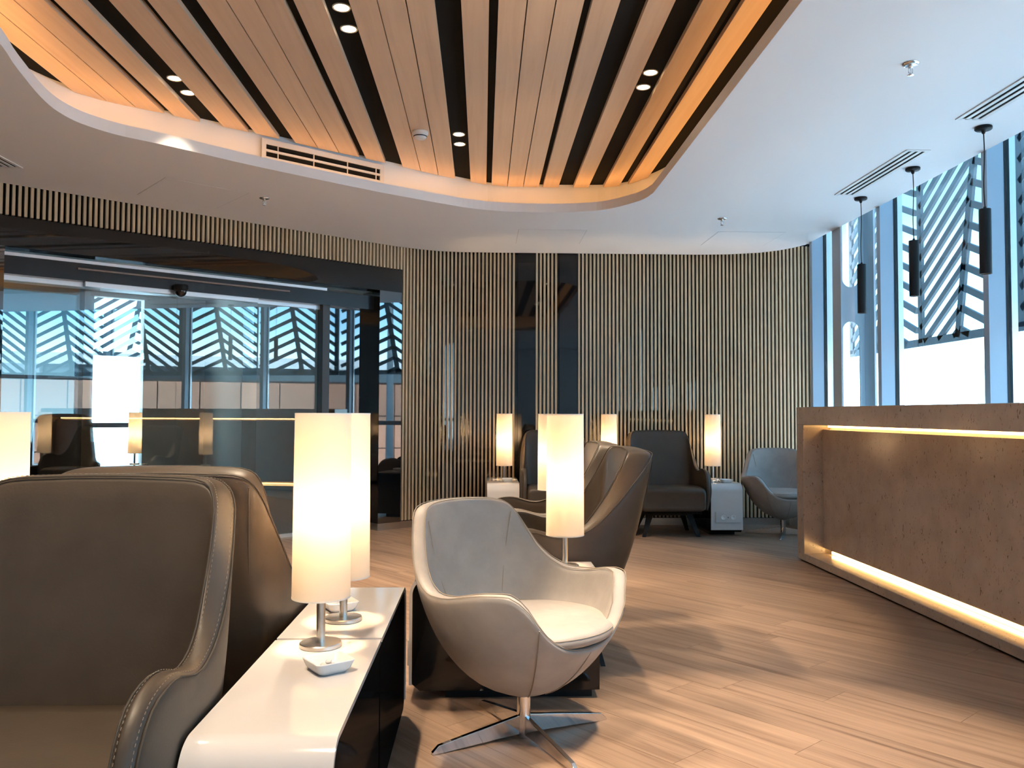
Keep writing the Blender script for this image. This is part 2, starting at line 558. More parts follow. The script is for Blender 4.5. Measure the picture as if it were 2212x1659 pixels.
# slab over everything; unseen upper facade added to shade the sun screens
struct('ceiling', prism(bmesh.new(), [W(-4.7, -0.2), (-7.1, -4.2), (3.26, -4.2), (3.26, 8.5), W(3.9, 0.2)], DECK, DECK + 0.25), m_ceil)
struct('ceiling', prism(bmesh.new(), [W(-4.7, -0.2), W(3.9, -0.2), W(3.9, 6.7), W(-4.7, 6.7)], 2.82, DECK), m_wallp)
struct('wall_sun_block', boxbm(3.20, 3.30, -5, 13, DECK + 0.02, 9.0), m_wallp)

# planks of the recess
ends = [(-2.6, 4.6), (-2.397, 4.858), (-2.266, 5.013), (-2.134, 5.10), (-1.996, 5.19), (-1.824, 5.335), (-1.565, 5.51), (-1.395, 5.645), (-1.171, 5.83), (-0.914, 6.02), (-0.738, 6.15), (-0.613, 6.25), (-0.36, 6.455),
        (-0.23, 6.545), (-0.112, 6.62), (0.021, 6.71), (0.196, 6.755), (0.45, 6.762), (0.74, 6.76), (0.99, 6.742), (1.113, 6.695), (1.173, 6.64), (1.296, 6.44), (1.45, 6.0)]
def yend(x):
    for (a, b), (c, d) in zip(ends, ends[1:]):
        if a <= x <= c: return b + (d - b) * (x - a) / (c - a)
    return ends[-1][1]
def yfront(x):
    # front end of a plank: where the line x = const enters the recess
    ys_ = []
    for i in range(len(outl)):
        (ax, ay), (bx, by) = outl[i - 1], outl[i]
        if (ax - x) * (bx - x) <= 0 and ax != bx: ys_.append(ay + (by - ay) * (x - ax) / (bx - ax))
    return min(ys_) + 0.10
xs = [(-2.392, -2.268), (-2.262, -2.137), (-2.131, -1.998), (-1.952, -1.826), (-1.703, -1.567), (-1.528, -1.396), (-1.304, -1.174), (-1.168, -1.043), (-1.037, -0.912), (-0.866, -0.736),
      (-0.616, -0.490), (-0.485, -0.361), (-0.355, -0.230), (-0.108, 0.019), (0.062, 0.189), (0.195, 0.319), (0.325, 0.449), (0.486, 0.612), (0.737, 0.860), (0.983, 1.106), (1.171, 1.293)]
for x0, x1 in xs:
    yf = yfront((x0 + x1) / 2)
    obj('ceiling_plank', prism(bmesh.new(), [(x0, yf), (x1, yf), (x1, yend(x1) - 0.004), (x0, yend(x0) - 0.004)], 2.966, 2.994), m_plank, ceiling)

# amber LED strip lying on the ledge behind the lip
bm = bmesh.new()
def mid(i, f, z): return (hole[i][0] + (outl[i][0] - hole[i][0]) * f, hole[i][1] + (outl[i][1] - hole[i][1]) * f, z)
for i in range(n):
    j = (i + 1) % n
    q = [bm.verts.new(p) for p in (mid(i, 0.30, 2.778), mid(j, 0.30, 2.778), mid(j, 0.37, 2.778), mid(i, 0.37, 2.778))]
    bm.faces.new(q)
bmesh.ops.remove_doubles(bm, verts=bm.verts, dist=1e-5)
led = obj('light_strip', bm, m_led, ceiling)

# ---- walls
wl = struct('wall_left', boxbm(-4.6, 3.75, 0.05, 0.14, 2.47, 2.84), m_black, loc=(A0.x, A0.y, 0), rot=(0, 0, TH))
# solid part of the door wall left of the frame
obj('wall_panel', boxbm(-4.6, -0.75, 0.0, 0.14, 0.0, 2.47), m_gloss, wl)
obj('lintel_panel', boxbm(-0.75, 3.36, 0.0, 0.14, 2.262, 2.478), m_lintel, wl)
obj('jamb_panel', boxbm(3.108, 3.358, 0.0, 0.30, 0.065, 2.262), m_gloss, wl)
obj('jamb_panel', boxbm(-0.75, 0.037, 0.0, 0.30, 0.065, 2.262), m_gloss, wl)
obj('plinth', boxbm(3.108, 3.358, 0.004, 0.30, 0.0, 0.065), m_steel, wl)
obj('plinth', boxbm(-0.75, 0.037, 0.004, 0.30, 0.0, 0.065), m_steel, wl)

SL_W, SL_P, SL_T = 0.0185, 0.0384, 0.030
def slatmesh(z0, z1):
    bm = boxbm(-SL_W / 2, SL_W / 2, 0, SL_T, z0, z1)
    me = bpy.data.meshes.new('slat'); bmesh.ops.recalc_face_normals(bm, faces=bm.faces); bm.to_mesh(me); bm.free(); me.materials.append(m_slat); return me
sm_short = slatmesh(2.486, 2.80)
sm_full = slatmesh(0.075, 2.80)
u = 3.35
while u > -3.6:
    piece('slat', sm_short, wl, (u, 0.0, 0)); u -= SL_P

# back wall: dark glass backing following the curve, slats in front
path = [Vector(W(3.36)), Vector(W(3.42)), Vector((-0.66, 8.085)), Vector((-0.55, 8.135)), Vector((-0.42, 8.175)), Vector((-0.28, 8.20)), Vector((-0.12, 8.21)), Vector((0.3, 8.21)), Vector((1.0, 8.21)), Vector((2.0, 8.21)), Vector((3.36, 8.21))]
def pathpt(s):
    d = 0
    for a, b in zip(path, path[1:]):
        l = (b - a).length
        if d + l >= s: 
            t = (b - a) / l
            return a + t * (s - d), t
        d += l
    return path[-1], (path[-1] - path[-2]).normalized()
total = sum((b - a).length for a, b in zip(path, path[1:]))
bm = bmesh.new()
off = []
for i, p in enumerate(path):
    t = (path[min(i + 1, len(path) - 1)] - path[max(i - 1, 0)]).normalized()
    off.append((p, Vector((-t.y, t.x))))
inner = [p + nn * 0.031 for p, nn in off]; outer = [p + nn * 0.13 for p, nn in off]
prism(bm, [(p.x, p.y) for p in inner] + [(p.x, p.y) for p in reversed(outer)], 0.0, 2.86)
wb = struct('wall_back', bm, m_blackwall)
panels = [(0.338, 0.526), (0.752, 0.943)]
s = 0.022
while s < total - 0.02:
    p, t = pathpt(s)
    if not any(a - 0.002 < p.x < b + 0.002 for a, b in panels):
        piece('slat', sm_full, wb, (p.x, p.y, 0), math.atan2(t.y, t.x))
    s += SL_P
for a, b in panels:
    obj('dark_glass_panel', boxbm(a + 0.004, b - 0.004, BACK + 0.004, BACK + 0.028, 0.075, 2.80), m_blackwall, wb)
# skirting
bm = bmesh.new()
inn = [p + nn * 0.006 for p, nn in off]; ot = [p + nn * 0.03 for p, nn in off]
prism(bm, [(p.x, p.y) for p in inn] + [(p.x, p.y) for p in reversed(ot)], 0.0, 0.068)
struct('baseboard_back', bm, m_steel)
# right end return beside the windows, rear and left walls behind the camera
struct('wall_right', boxbm(3.32, 3.5, 8.06, 8.4, 0, DECK), m_wallp)
struct('wall_corner', boxbm(3.15, 3.33, 7.60, 8.18, 0, 0.40), m_wallp)
struct('wall_rear', boxbm(-7.0, 3.2, -4.15, -4.0, 0, DECK), m_wallp)
struct('wall_side', boxbm(-7.1, -6.95, -4.15, 3.2, 0, DECK), m_wallp)
# upper closing strip over the shadow gap of the ceiling edge
struct('ceiling', boxbm(2.0, 3.3, 7.5, 8.24, 2.83, 2.86), m_ceil)

# ---- sliding glass doors
d1 = struct('door_1', None, loc=(A0.x, A0.y, 0), rot=(0, 0, TH))
obj('header_beam', boxbm(0.037, 3.108, 0.10, 0.25, 2.085, 2.215), mat('header_dark', (0.010, 0.014, 0.018), 0.25, spec=0.4), d1)
obj('track_strip', boxbm(0.037, 2.60, 0.085, 0.11, 2.215, 2.238), m_alu, d1)
obj('transom_glass', boxbm(0.037, 3.108, 0.12, 0.13, 2.238, 2.262), m_doorglass, d1)
obj('sensor_bar', boxbm(0.527, 2.23, 0.075, 0.10, 2.165, 2.177), mat('sensor_cover', (0.22, 0.17, 0.14), 0.3), d1)
for a, b, nn in ((0.037, 0.711, 0.19), (0.59, 1.276, 0.13), (1.278, 1.96, 0.13), (1.86, 2.60, 0.19)):
    obj('glass_pane', boxbm(a, b, nn, nn + 0.010, 0.01, 2.05), m_doorglass, d1)
    obj('top_rail', boxbm(a, b, nn - 0.012, nn + 0.022, 2.05, 2.086), m_alu, d1)
    obj('bottom_rail', boxbm(a, b, nn - 0.008, nn + 0.018, 0.0, 0.03), m_alu, d1)
obj('door_post', boxbm(2.58, 2.65, 0.12, 0.22, 0.0, 2.086), mat('dark_post', (0.03, 0.03, 0.03), 0.35), d1)
obj('side_panel', boxbm(2.65, 3.108, 0.18, 0.20, 0.0, 2.086), blackgloss('side_black', (0.004, 0.005, 0.006), 0.16, 0.02), d1)

# dome camera under the header
dc = thing('dome_camera', 'small black dome camera on the beam over the glass doors', 'camera', (*W(1.278, 0.06), 2.075), TH)
bm = bmesh.new(); lathe(bm, [(0, 0.05), (0.052, 0.05), (0.055, 0.045), (0.055, 0.01), (0.05, 0.0), (0, 0.0)], 28)
obj('housing', bm, m_blackmetal, dc, True)
bm = bmesh.new(); lathe(bm, [(0.046, 0.002)] + [(0.046 * math.cos(a), -0.046 * math.sin(a)) for a in np.linspace(0.1, 1.5, 8)] + [(0, -0.047)], 28)
obj('dome', bm, mat('smoked_dome', (0.01, 0.01, 0.012), 0.05, spec=0.8), dc, True)

# ---- room beyond the doors
bw = m_wallp
m_bey = mat('beyond_paint', (0.42, 0.37, 0.32), 0.8)
wx0, wx1 = 2.12, 2.86
struct('wall_beyond', boxbm(-4.6, 0.2, 6.0, 6.15, 0, 2.9), m_bey, loc=(A0.x, A0.y, 0), rot=(0, 0, TH))
struct('wall_beyond', boxbm(1.98, wx0, 5.95, 6.15, 0, 2.9), m_fin, loc=(A0.x, A0.y, 0), rot=(0, 0, TH))
struct('wall_beyond', boxbm(0.2, 1.98, 6.0, 6.15, 2.75, 2.9), m_bey, loc=(A0.x, A0.y, 0), rot=(0, 0, TH))
wb2 = struct('window_11', None, loc=(A0.x, A0.y, 0), rot=(0, 0, TH))
obj('glass', boxbm(0.2, 1.98, 6.07, 6.08, 0, 2.75), glassmat('tinted_glass', (0.17, 0.21, 0.22), 0.03), wb2)
for zz in (0.62, 1.55):
    obj('frame_bar', boxbm(0.2, 1.98, 6.04, 6.11, zz, zz + 0.05), m_fin, wb2)
struct('wall_beyond', boxbm(wx1, 3.8, 6.0, 6.15, 0, 2.9), m_bey, loc=(A0.x, A0.y, 0), rot=(0, 0, TH))
struct('wall_beyond', boxbm(wx0, wx1, 6.0, 6.15, 2.75, 2.9), m_bey, loc=(A0.x, A0.y, 0), rot=(0, 0, TH))
struct('wall_beyond', boxbm(3.76, 3.9, 0.2, 6.15, 0, 2.9), m_bey, loc=(A0.x, A0.y, 0), rot=(0, 0, TH))
struct('wall_beyond', boxbm(-4.75, -4.6, 0.1, 6.15, 0, 2.9), m_bey, loc=(A0.x, A0.y, 0), rot=(0, 0, TH))
wbey = struct('window_9', None, loc=(A0.x, A0.y, 0), rot=(0, 0, TH))
obj('glass', boxbm(wx0, wx1, 6.07, 6.08, 0, 2.75), m_winglass, wbey)
obj('frame_bar', boxbm(wx0, wx1, 6.04, 6.11, 0.88, 0.95), m_fin, wbey)
obj('frame_bar', boxbm(wx0, wx0 + 0.07, 6.04, 6.11, 0, 2.75), m_fin, wbey)

# ---- window wall on the right
ys = [7.508, 6.196, 4.847, 3.52, 2.19, 0.86, -0.47, -1.80, -3.13]
for i, y in enumerate(ys):
    w = struct('window_%d' % (i + 1 if i < 8 else 10), None, loc=(0, y, 0))
    obj('mullion', boxbm(WX, 3.135, 0, 0.055, 0, DECK), m_fin, w)
    obj('gasket', boxbm(3.135, 3.150, -0.002, 0.057, 0, DECK), m_rubber, w)
    obj('outer_cap', boxbm(3.162, 3.20, -0.012, 0.067, 0, DECK), m_alu, w)
    y1 = (ys[i + 1] + 0.055 - y) if i < 8 else -0.8
    if i == 0:
        obj('glass', boxbm(3.150, 3.160, -0.43, 0.0, 0, DECK), m_winglass, w)
        obj('glass', boxbm(3.150, 3.160, y1, -0.61, 0, DECK), m_winglass, w)
    else:
        obj('glass', boxbm(3.150, 3.160, y1, 0.0, 0, DECK), m_winglass, w)
    obj('transom', boxbm(3.09, 3.148, y1, 0.0, 0.93, 0.99), m_fin, w)
struct('trim_1', boxbm(3.05, 3.149, -4, 8.18, 0.0, 0.26), m_alu)

# perforated steel column between the first two window bays
pc = thing('steel_column', 'pale perforated steel column with long rounded slots standing at the window', 'column', (0, 0, 0))
obj('inner_flange', boxbm(3.03, 3.046, 6.898, 7.065, 0, DECK), m_flange, pc)
obj('outer_flange', boxbm(3.268, 3.284, 6.80, 7.065, 0, DECK), m_flange, pc)
bm = bmesh.new()
def slot(z0, z1, x0=3.078, x1=3.226, k=10):
    r = (x1 - x0) / 2; cx = (x0 + x1) / 2
    pts = [(cx + r * math.cos(a), z1 - r + r * math.sin(a)) for a in np.linspace(0, PI, k)] + [(cx + r * math.cos(a), z0 + r + r * math.sin(a)) for a in np.linspace(PI, 2 * PI, k)]
    return pts
loops = [[(3.046, 0.0), (3.268, 0.0), (3.268, DECK), (3.046, DECK)], slot(0.75, 1.90), slot(2.195, 3.02), slot(-0.35 + 0.4, 0.60)]
fr_e, bk_e, sides = [], [], []
for L_ in loops:
    f_ = [bm.verts.new((p[0], 6.975, p[1])) for p in L_]; b_ = [bm.verts.new((p[0], 6.99, p[1])) for p in L_]
    k = len(L_)
    fr_e += [bm.edges.new((f_[i], f_[(i + 1) % k])) for i in range(k)]; bk_e += [bm.edges.new((b_[i], b_[(i + 1) % k])) for i in range(k)]
    sides.append((f_, b_))
bmesh.ops.triangle_fill(bm, use_beauty=True, edges=fr_e); bmesh.ops.triangle_fill(bm, use_beauty=True, edges=bk_e)
for f_, b_ in sides:
    k = len(f_)
    for i in range(k):
        bm.faces.new((f_[i], f_[(i + 1) % k], b_[(i + 1) % k], b_[i]))
obj('web_plate', bm, m_flange, pc)
pc.location = (3.155, 6.98, 0)
for ch in pc.children: ch.location = (-3.155, -6.98, 0)

# ------------------------------------------------------------------ outside: sun screens, apron, terminal
def barbox(bm, a, b, w, x0, x1):
    """bar between (y,z) points a and b, width w, depth x0..x1"""
    a = Vector(a); b = Vector(b); d = (b - a).normalized(); s = Vector((-d.y, d.x)) * w / 2
    pts = [a + s, b + s, b - s, a - s]
    return profile(bm, [(p.x, p.y) for p in pts], 'x', x0, x1)
SX0, SX1, SZ0, SZ1 = 3.82, 3.845, 1.70, 3.45
labels_s = ['farthest outdoor sun screen of slanted steel bars, behind the perforated column',
            'outdoor herringbone sun screen of slanted steel bars behind the middle pendant lamp',
            'outdoor herringbone sun screen of slanted steel bars at the right picture edge']
for b_ in range(-1, 7):
    y0 = 7.10 - 1.36 * b_
    idx = b_ + 1
    lab = labels_s[min(idx, 2)] if idx < 3 else ['first', 'second', 'third', 'fourth', 'fifth'][idx - 3] + ' outdoor sun screen beyond the right picture edge, seen mirrored in the glass doors'
    sc_ = thing('sun_screen', lab, 'screen', (SX0, y0, SZ0), 0, 'herringbone sun screens outside the windows')
    def rel(y, z): return (y - y0, z - SZ0)
    def B(a, b2, w, nm='bar'):
        obj(nm, barbox(bmesh.new(), a, b2, w, 0, SX1 - SX0), m_screen, sc_)
    # ribs: one upright, one slanted
    B((0, 0.03), (0, SZ1 - SZ0), 0.07, 'rib')
    yb0, yb1 = -0.56, -0.87
    B((yb0, 0.03), (yb1, SZ1 - SZ0), 0.07, 'rib')
    obj('bottom_rail', boxbm(0, SX1 - SX0, -1.315, 0.033, 0, 0.066), m_screen, sc_)
    def rib2(z): return yb0 + (yb1 - yb0) * (z / (SZ1 - SZ0))
    top = SZ1 - SZ0
    z = -0.45
    while z < top - 0.03:
        # rising bar between the ribs
        p = Vector((0, z)); d = Vector((-0.57, 0.385))
        pts = []
        for t in np.linspace(0, 1.8, 60):
            q = p + d * t
            if 0.035 <= q.y <= top and q.x >= rib2(q.y): pts.append(q)
        if len(pts) > 2: B(pts[0], pts[-1], 0.052)
        z += 0.152
    z = 0.10
    while z < top + 0.45:
        p = Vector((rib2(min(z, top)), z)); d = Vector((-0.50, -0.215))
        pts = []
        for t in np.linspace(0, 2.0, 70):
            q = p + d * t
            if 0.035 <= q.y <= top and -1.300 <= q.x <= rib2(q.y): pts.append(q)
        if len(pts) > 2: B(pts[0], pts[-1], 0.052)
        z += 0.162

first_screen = [o for o in COL.objects if o.name == 'sun_screen'][0]
bs_ = dup(first_screen, 'outdoor sun screen behind the bright window seen through the glass doors', (*W(2.30, 6.7), 1.95), TH + PI / 2)
bs_['group'] = 'herringbone sun screens outside the windows'
ground = struct('ground', prism(bmesh.new(), [(3.4, -160), (200, -160), (200, 160), (-160, 160), (-160, 14), (3.4, 14)], -4.6, -4.5), mat('apron_concrete', (0.52, 0.54, 0.56), 0.9))
# terminal building opposite, seen mirrored in the doors
tb = thing('terminal_building', 'orange panelled terminal building with pale canopy roof across the apron', 'building', (38, -22, -4.5), math.radians(-30 - 90 + 180 + 60))
m_terra = mat('terracotta_panel', (0.74, 0.33, 0.20), 0.7)
tb.rotation_euler = (0, 0, math.radians(60))
# local x runs along the facade, local +y faces the lounge
obj('wall_core', boxbm(-30, 30, -8, -0.15, 0, 7.7), mat('terminal_joint', (0.10, 0.05, 0.04), 0.9), tb)
pm = bpy.data.meshes.new('facade_panel'); bm = boxbm(0.035, 2.465, -0.15, 0.0, 0.035, 2.165); bmesh.ops.recalc_face_normals(bm, faces=bm.faces); bm.to_mesh(pm); bm.free(); pm.materials.append(m_terra)
for r in range(3):
    for c in range(24):
        piece('facade_panel', pm, tb, (-30 + c * 2.5, 0, 1.0 + r * 2.2))
obj('glazing_band', boxbm(-30, 30, -7, -1.0, 7.7, 8.6), mat('dark_glazing', (0.03, 0.05, 0.07), 0.1, spec=0.8), tb)
obj('canopy_roof', profile(bmesh.new(), [(-9, 9.3), (1.6, 8.45), (1.6, 8.75), (-9, 9.8)], 'x', -31, 31), mat('canopy_white', (0.75, 0.75, 0.74), 0.6), tb)
obj('louvre_box', boxbm(-12, -4, -1.2, 0.3, 7.7, 8.7), mat('louvre_grey', (0.45, 0.47, 0.47), 0.6), tb)
lm = thing('light_mast', 'tall floodlight mast standing by the orange terminal', 'mast', (28.5, -1.4, -4.5))
bm = bmesh.new(); lathe(bm, [(0, 0), (0.22, 0), (0.12, 11.8), (0, 11.8)], 12); obj('pole', bm, m_screen, lm, True)
for dz, dy in ((11.0, -1.0), (11.0, 0.9), (11.6, -0.7), (11.6, 0.8), (12.1, 0.1)):
    bm = bmesh.new(); lathe(bm, [(0, 0), (0.45, 0), (0.3, 0.25), (0, 0.25)], 12, (0, dy, dz)); obj('floodlight', bm, m_screen, lm)
    bm = bmesh.new(); tube(bm, [(0, 0, dz + 0.1), (0, dy, dz + 0.1)], 0.05, 6); obj('arm', bm, m_screen, lm)

# ------------------------------------------------------------------ counter
ct = thing('reception_counter', 'beige quartz counter with a lit recessed front and raised border', 'counter', (2.40, 6.273, 0))
CL = 4.6      # runs towards the camera, local -y
CD = 0.50
bm = bmesh.new(); box(bm, 0.0, CD, -CL, 0, 1.025, 1.157); ob_ = obj('top_border', bm, m_quartz, ct); bevel(ob_, 0.003)
bm = bmesh.new(); box(bm, 0.0, CD, -0.13, 0, 0.012, 1.024); bevel(obj('end_border', bm, m_quartz, ct), 0.003)
bm = bmesh.new(); box(bm, 0.0, CD, -CL, -CL + 0.13, 0.012, 1.024); bevel(obj('end_border', bm, m_quartz, ct), 0.003)
bm = bmesh.new(); box(bm, 0.0, 0.20, -CL + 0.13, -0.131, 0.012, 0.066); bevel(obj('bottom_border', bm, m_quartz, ct), 0.003)
bm = bmesh.new(); box(bm, 0.145, 0.17, -CL + 0.13, -0.135, 0.108, 0.99); bevel(obj('front_panel', bm, m_quartz, ct), 0.002)
obj('back_carcass', boxbm(0.20, CD - 0.01, -CL + 0.13, -0.131, 0.012, 1.024), m_quartz, ct)
obj('plinth', boxbm(0.02, CD - 0.02, -CL + 0.02, -0.02, 0.0, 0.012), m_black, ct)
obj('light_strip', boxbm(0.176, 0.186, -CL + 0.2, -0.16, 1.005, 1.020), m_led2, ct)
obj('light_strip', boxbm(0.178, 0.188, -CL + 0.2, -0.20, 0.072, 0.09), m_led2, ct)

# ------------------------------------------------------------------ side tables
TZ = 0.475
TL, TW = 0.74, 0.29
def table_parts(t):
    # waterfall sheet: flat top, bend at the front, drop to near the floor
    th, r = 0.012, 0.075
    y0, y1 = -TL / 2, TL / 2
    oc = [(y1, TZ)] + [(y0 + r - r * math.sin(a), TZ - r + r * math.cos(a)) for a in np.linspace(0, PI / 2, 12)] + [(y0, 0.058)]
    ri = r - th
    ic = [(y1, TZ - th)] + [(y0 + r - ri * math.sin(a), TZ - r + ri * math.cos(a)) for a in np.linspace(0, PI / 2, 12)] + [(y0 + th, 0.058)]
    bm = bmesh.new()
    V = []
    for x in (-TW / 2, TW / 2):
        V.append(([bm.verts.new((x, *p)) for p in oc], [bm.verts.new((x, *p)) for p in ic]))
    (ol, il), (orr, ir) = V
    k = len(oc)
    for i in range(k - 1):
        bm.faces.new((ol[i], ol[i + 1], orr[i + 1], orr[i])); bm.faces.new((il[i], ir[i], ir[i + 1], il[i + 1]))
        bm.faces.new((ol[i], il[i], il[i + 1], ol[i + 1])); bm.faces.new((orr[i], orr[i + 1], ir[i + 1], ir[i]))
    bm.faces.new((ol[0], orr[0], ir[0], il[0])); bm.faces.new((ol[-1], il[-1], ir[-1], orr[-1]))
    s_ = obj('waterfall_top', bm, m_white, t, True)
    s_.data.set_sharp_from_angle(angle=math.radians(30))
    # black cabinet under the sheet with its rounded front shoulder
    cb = [(y1 - 0.004, 0.035), (y1 - 0.004, TZ - th - 0.001)] + [(y0 + r - (ri - 0.001) * math.sin(a), TZ - r + (ri - 0.001) * math.cos(a)) for a in np.linspace(0, PI / 2, 10)] + [(y0 + th + 0.001, 0.06), (y0 + th + 0.03, 0.035)]
    obj('cabinet', profile(bmesh.new(), cb, 'x', -TW / 2 + 0.004, TW / 2 - 0.004), m_cab, t)
    obj('plinth', boxbm(-TW / 2 + 0.02, TW / 2 - 0.035, y0 + 0.14, y1 - 0.03, 0, 0.035), m_blackmetal, t)
    # socket flap on the drop
    fl = obj('socket_flap', boxbm(-0.105, 0.120, y0 - 0.008, y0 - 0.001, 0.125, 0.222), m_white, t)
    bevel(fl, 0.002)
    for cx in (-0.045, 0.045):
        bm = bmesh.new(); lathe(bm, [(0.0, 0.001), (0.017, 0.001), (0.017, 0.0035), (0.020, 0.004), (0.022, 0.003), (0.022, 0.0), (0, 0.0)], 24)
        bmesh.ops.rotate(bm, verts=bm.verts, matrix=Matrix.Rotation(PI / 2, 3, 'X'))
        bmesh.ops.translate(bm, verts=bm.verts, vec=(cx + 0.008, y0 - 0.008, 0.172))
        obj('socket', bm, m_whiteplastic, fl, True)
    obj('usb_port', boxbm(-0.004 + 0.008, 0.012, y0 - 0.0095, y0 - 0.008, 0.168, 0.176), m_rubber, fl)

TG = 'white waterfall side tables'
t1 = thing('side_table', 'nearest white side table, front edge curving down, with lamp and a sweets dish', 'table', (-0.423, 1.955, 0), 0, TG)
table_parts(t1)
tabs = [
    ('white side table second from front, end to end behind the nearest one', (-0.423, 2.713, 0), PI),
    ('white side table behind the beige tub chair, its curved end towards the glass doors', (0.09, 3.372, 0), -PI / 2),
    ('white side table hidden beyond the brown armchairs in the middle, lamp on top', (0.09, 5.36, 0), -PI / 2),
    ('white side table at the slatted wall, far left beside the dark armchair', (0.185, 7.81, 0), 0),
    ('white side table at the slatted wall between two dark armchairs', (1.19, 7.81, 0), 0),
    ('white side table at the slatted wall with sockets showing, right of a dark armchair', (2.205, 7.81, 0), 0),
    ('white side table left of the nearest brown armchairs, mostly hidden', (-1.455, 2.713, 0), PI),
]
TB = [t1]
for lab, loc, rz in tabs:
    TB.append(dup(t1, lab, loc, rz, TG))
TB.append(dup(t1, 'white side table beyond the glass doors with lamp', (-4.18, 10.12, 0), math.radians(20), TG))

# ------------------------------------------------------------------ table lamps
def lamp_parts(t):
    bm = bmesh.new(); lathe(bm, [(0, 0), (0.054, 0), (0.0555, 0.0015), (0.0555, 0.010), (0.0535, 0.0125), (0.013, 0.0125), (0, 0.0125)], 48)
    b_ = obj('base', bm, m_steel, t, True); b_.data.set_sharp_from_angle(angle=math.radians(30))
    bm = bmesh.new(); lathe(bm, [(0.0115, 0.012), (0.0115, 0.30), (0, 0.30)], 24)
    p_ = obj('pole', bm, m_steel, t, True); p_.data.set_sharp_from_angle(angle=math.radians(40))
    z0, z1, r0, r1 = 0.131, 0.625, 0.0775, 0.0745
    bm = bmesh.new(); lathe(bm, [(r0, z0), (r1, z1), (r1 - 0.0012, z1), (r0 - 0.0012, z0), (r0, z0)], 56)
    sh = obj('shade', bm, m_shade, t, True); sh.data.set_sharp_from_angle(angle=math.radians(40))
    for r, z in ((r0, z0), (r1, z1)):
        rim = bmesh.new(); lathe(rim, [(r + 0.0006, z), (r + 0.0006, z + (0.004 if z < 0.3 else -0.004)), (r - 0.002, z + (0.004 if z < 0.3 else -0.004)), (r - 0.002, z), (r + 0.0006, z)], 56)
        obj('rim', rim, mat('shade_rim', (0.80, 0.77, 0.72), 0.7), sh)
    bm = bmesh.new(); lathe(bm, [(0, 0.30), (0.018, 0.305), (0.026, 0.335), (0.026, 0.40), (0.018, 0.43), (0, 0.44)], 20)
    obj('bulb', bm, m_bulb, t, True)
    # spider ring holding the shade
    bm = bmesh.new()
    for a in (0, 2 * PI / 3, 4 * PI / 3):
        tube(bm, [(0.010 * math.cos(a), 0.010 * math.sin(a), 0.298), (0.0755 * math.cos(a), 0.0755 * math.sin(a), 0.298)], 0.0015, 6)
    obj('shade_holder', bm, m_steel, t)
LG = 'cylinder table lamps'
l1 = thing('table_lamp', 'lit white cylinder lamp on the nearest white table, the largest lamp', 'lamp', (-0.432, 2.262, TZ), 0, LG)
lamp_parts(l1)
for lab, x, y in [
    ('lit white cylinder lamp partly behind the largest lamp, on the second white table', -0.418, 2.54),
    ('lit white cylinder lamp rising behind the beige tub chair', 0.337, 3.39),
    ('lit white cylinder lamp half covered by the one behind the beige tub chair', 0.435, 5.40),
    ('lit cylinder lamp at the slatted wall, leftmost, left of the dark glass strips', 0.205, 7.90),
    ('lit cylinder lamp at the slatted wall half hidden behind a brown chair back', 1.205, 7.90),
    ('lit cylinder lamp at the slatted wall on the table with sockets', 2.205, 7.90),
    ('lit cylinder lamp at the left picture edge beside the nearest brown armchair', -1.442, 2.54),
    ('lit cylinder lamp seen through the glass doors', -4.20, 10.18),
]:
    dup(l1, lab, (x, y, TZ), rnd.random() * 2, LG)

# ------------------------------------------------------------------ dishes and sweets
def dish_parts(t):
    def sq(h, r, z, k=6):
        pts = []
        for cx, cy, a0 in ((1, 1, 0), (-1, 1, PI / 2), (-1, -1, PI), (1, -1, 3 * PI / 2)):
            for a in np.linspace(a0, a0 + PI / 2, k):
                pts.append((cx * (h - r) + r * math.cos(a), cy * (h - r) + r * math.sin(a), z))
        return pts
    rings = [sq(0.032, 0.014, 0.0), sq(0.036, 0.015, 0.0015), sq(0.044, 0.015, 0.012), sq(0.0495, 0.014, 0.028), sq(0.0500, 0.014, 0.0300), sq(0.0485, 0.013, 0.0308), sq(0.0465, 0.012, 0.0300), sq(0.0405, 0.013, 0.013), sq(0.032, 0.013, 0.006), sq(0.012, 0.008, 0.005)]
    bm = bmesh.new(); loft(bm, rings, True, True, True)
    obj('bowl', bm, m_ceramic, t, True)
DG = 'square white dishes'
ds = [('square white dish with sweets in front of the largest lamp', -0.372, 2.05, 0.62), ('square white dish behind the lamp on the second white table', -0.452, 2.675, 0.5),
      ('small white dish on the far left table at the slatted wall', 0.225, 7.66, 0.1), ('small white dish on the white table with sockets', 2.235, 7.56, 0.1)]
d0 = thing('dish', ds[0][0], 'dish', (ds[0][1], ds[0][2], TZ), ds[0][3], DG)
dish_parts(d0)
for lab, x, y, rz in ds[1:]:
    dup(d0, lab, (x, y, TZ), rz, DG)
m_candy = mat('sweet_wrapper', (0.80, 0.74, 0.70), 0.3)
def sweet(loc, rz, lab, grp):
    bm = bmesh.new()
    bmesh.ops.create_icosphere(bm, subdivisions=2, radius=0.0075)
    for v in bm.verts: v.co.x *= 1.25; v.co.z *= 0.75
    for s_ in (-1, 1):
        a = bm.verts.new((s_ * 0.0085, 0, 0)); b = bm.verts.new((s_ * 0.016, 0.005, 0.003)); c = bm.verts.new((s_ * 0.016, -0.005, -0.002)); bm.faces.new((a, b, c))
    o = obj('sweet', bm, m_candy, None, True, loc, (0.2, 0.1, rz))
    tag(o, lab, 'sweet', grp)
g1 = 'wrapped sweets in the nearest dish'; g2 = 'wrapped sweets in the dish on the second table'
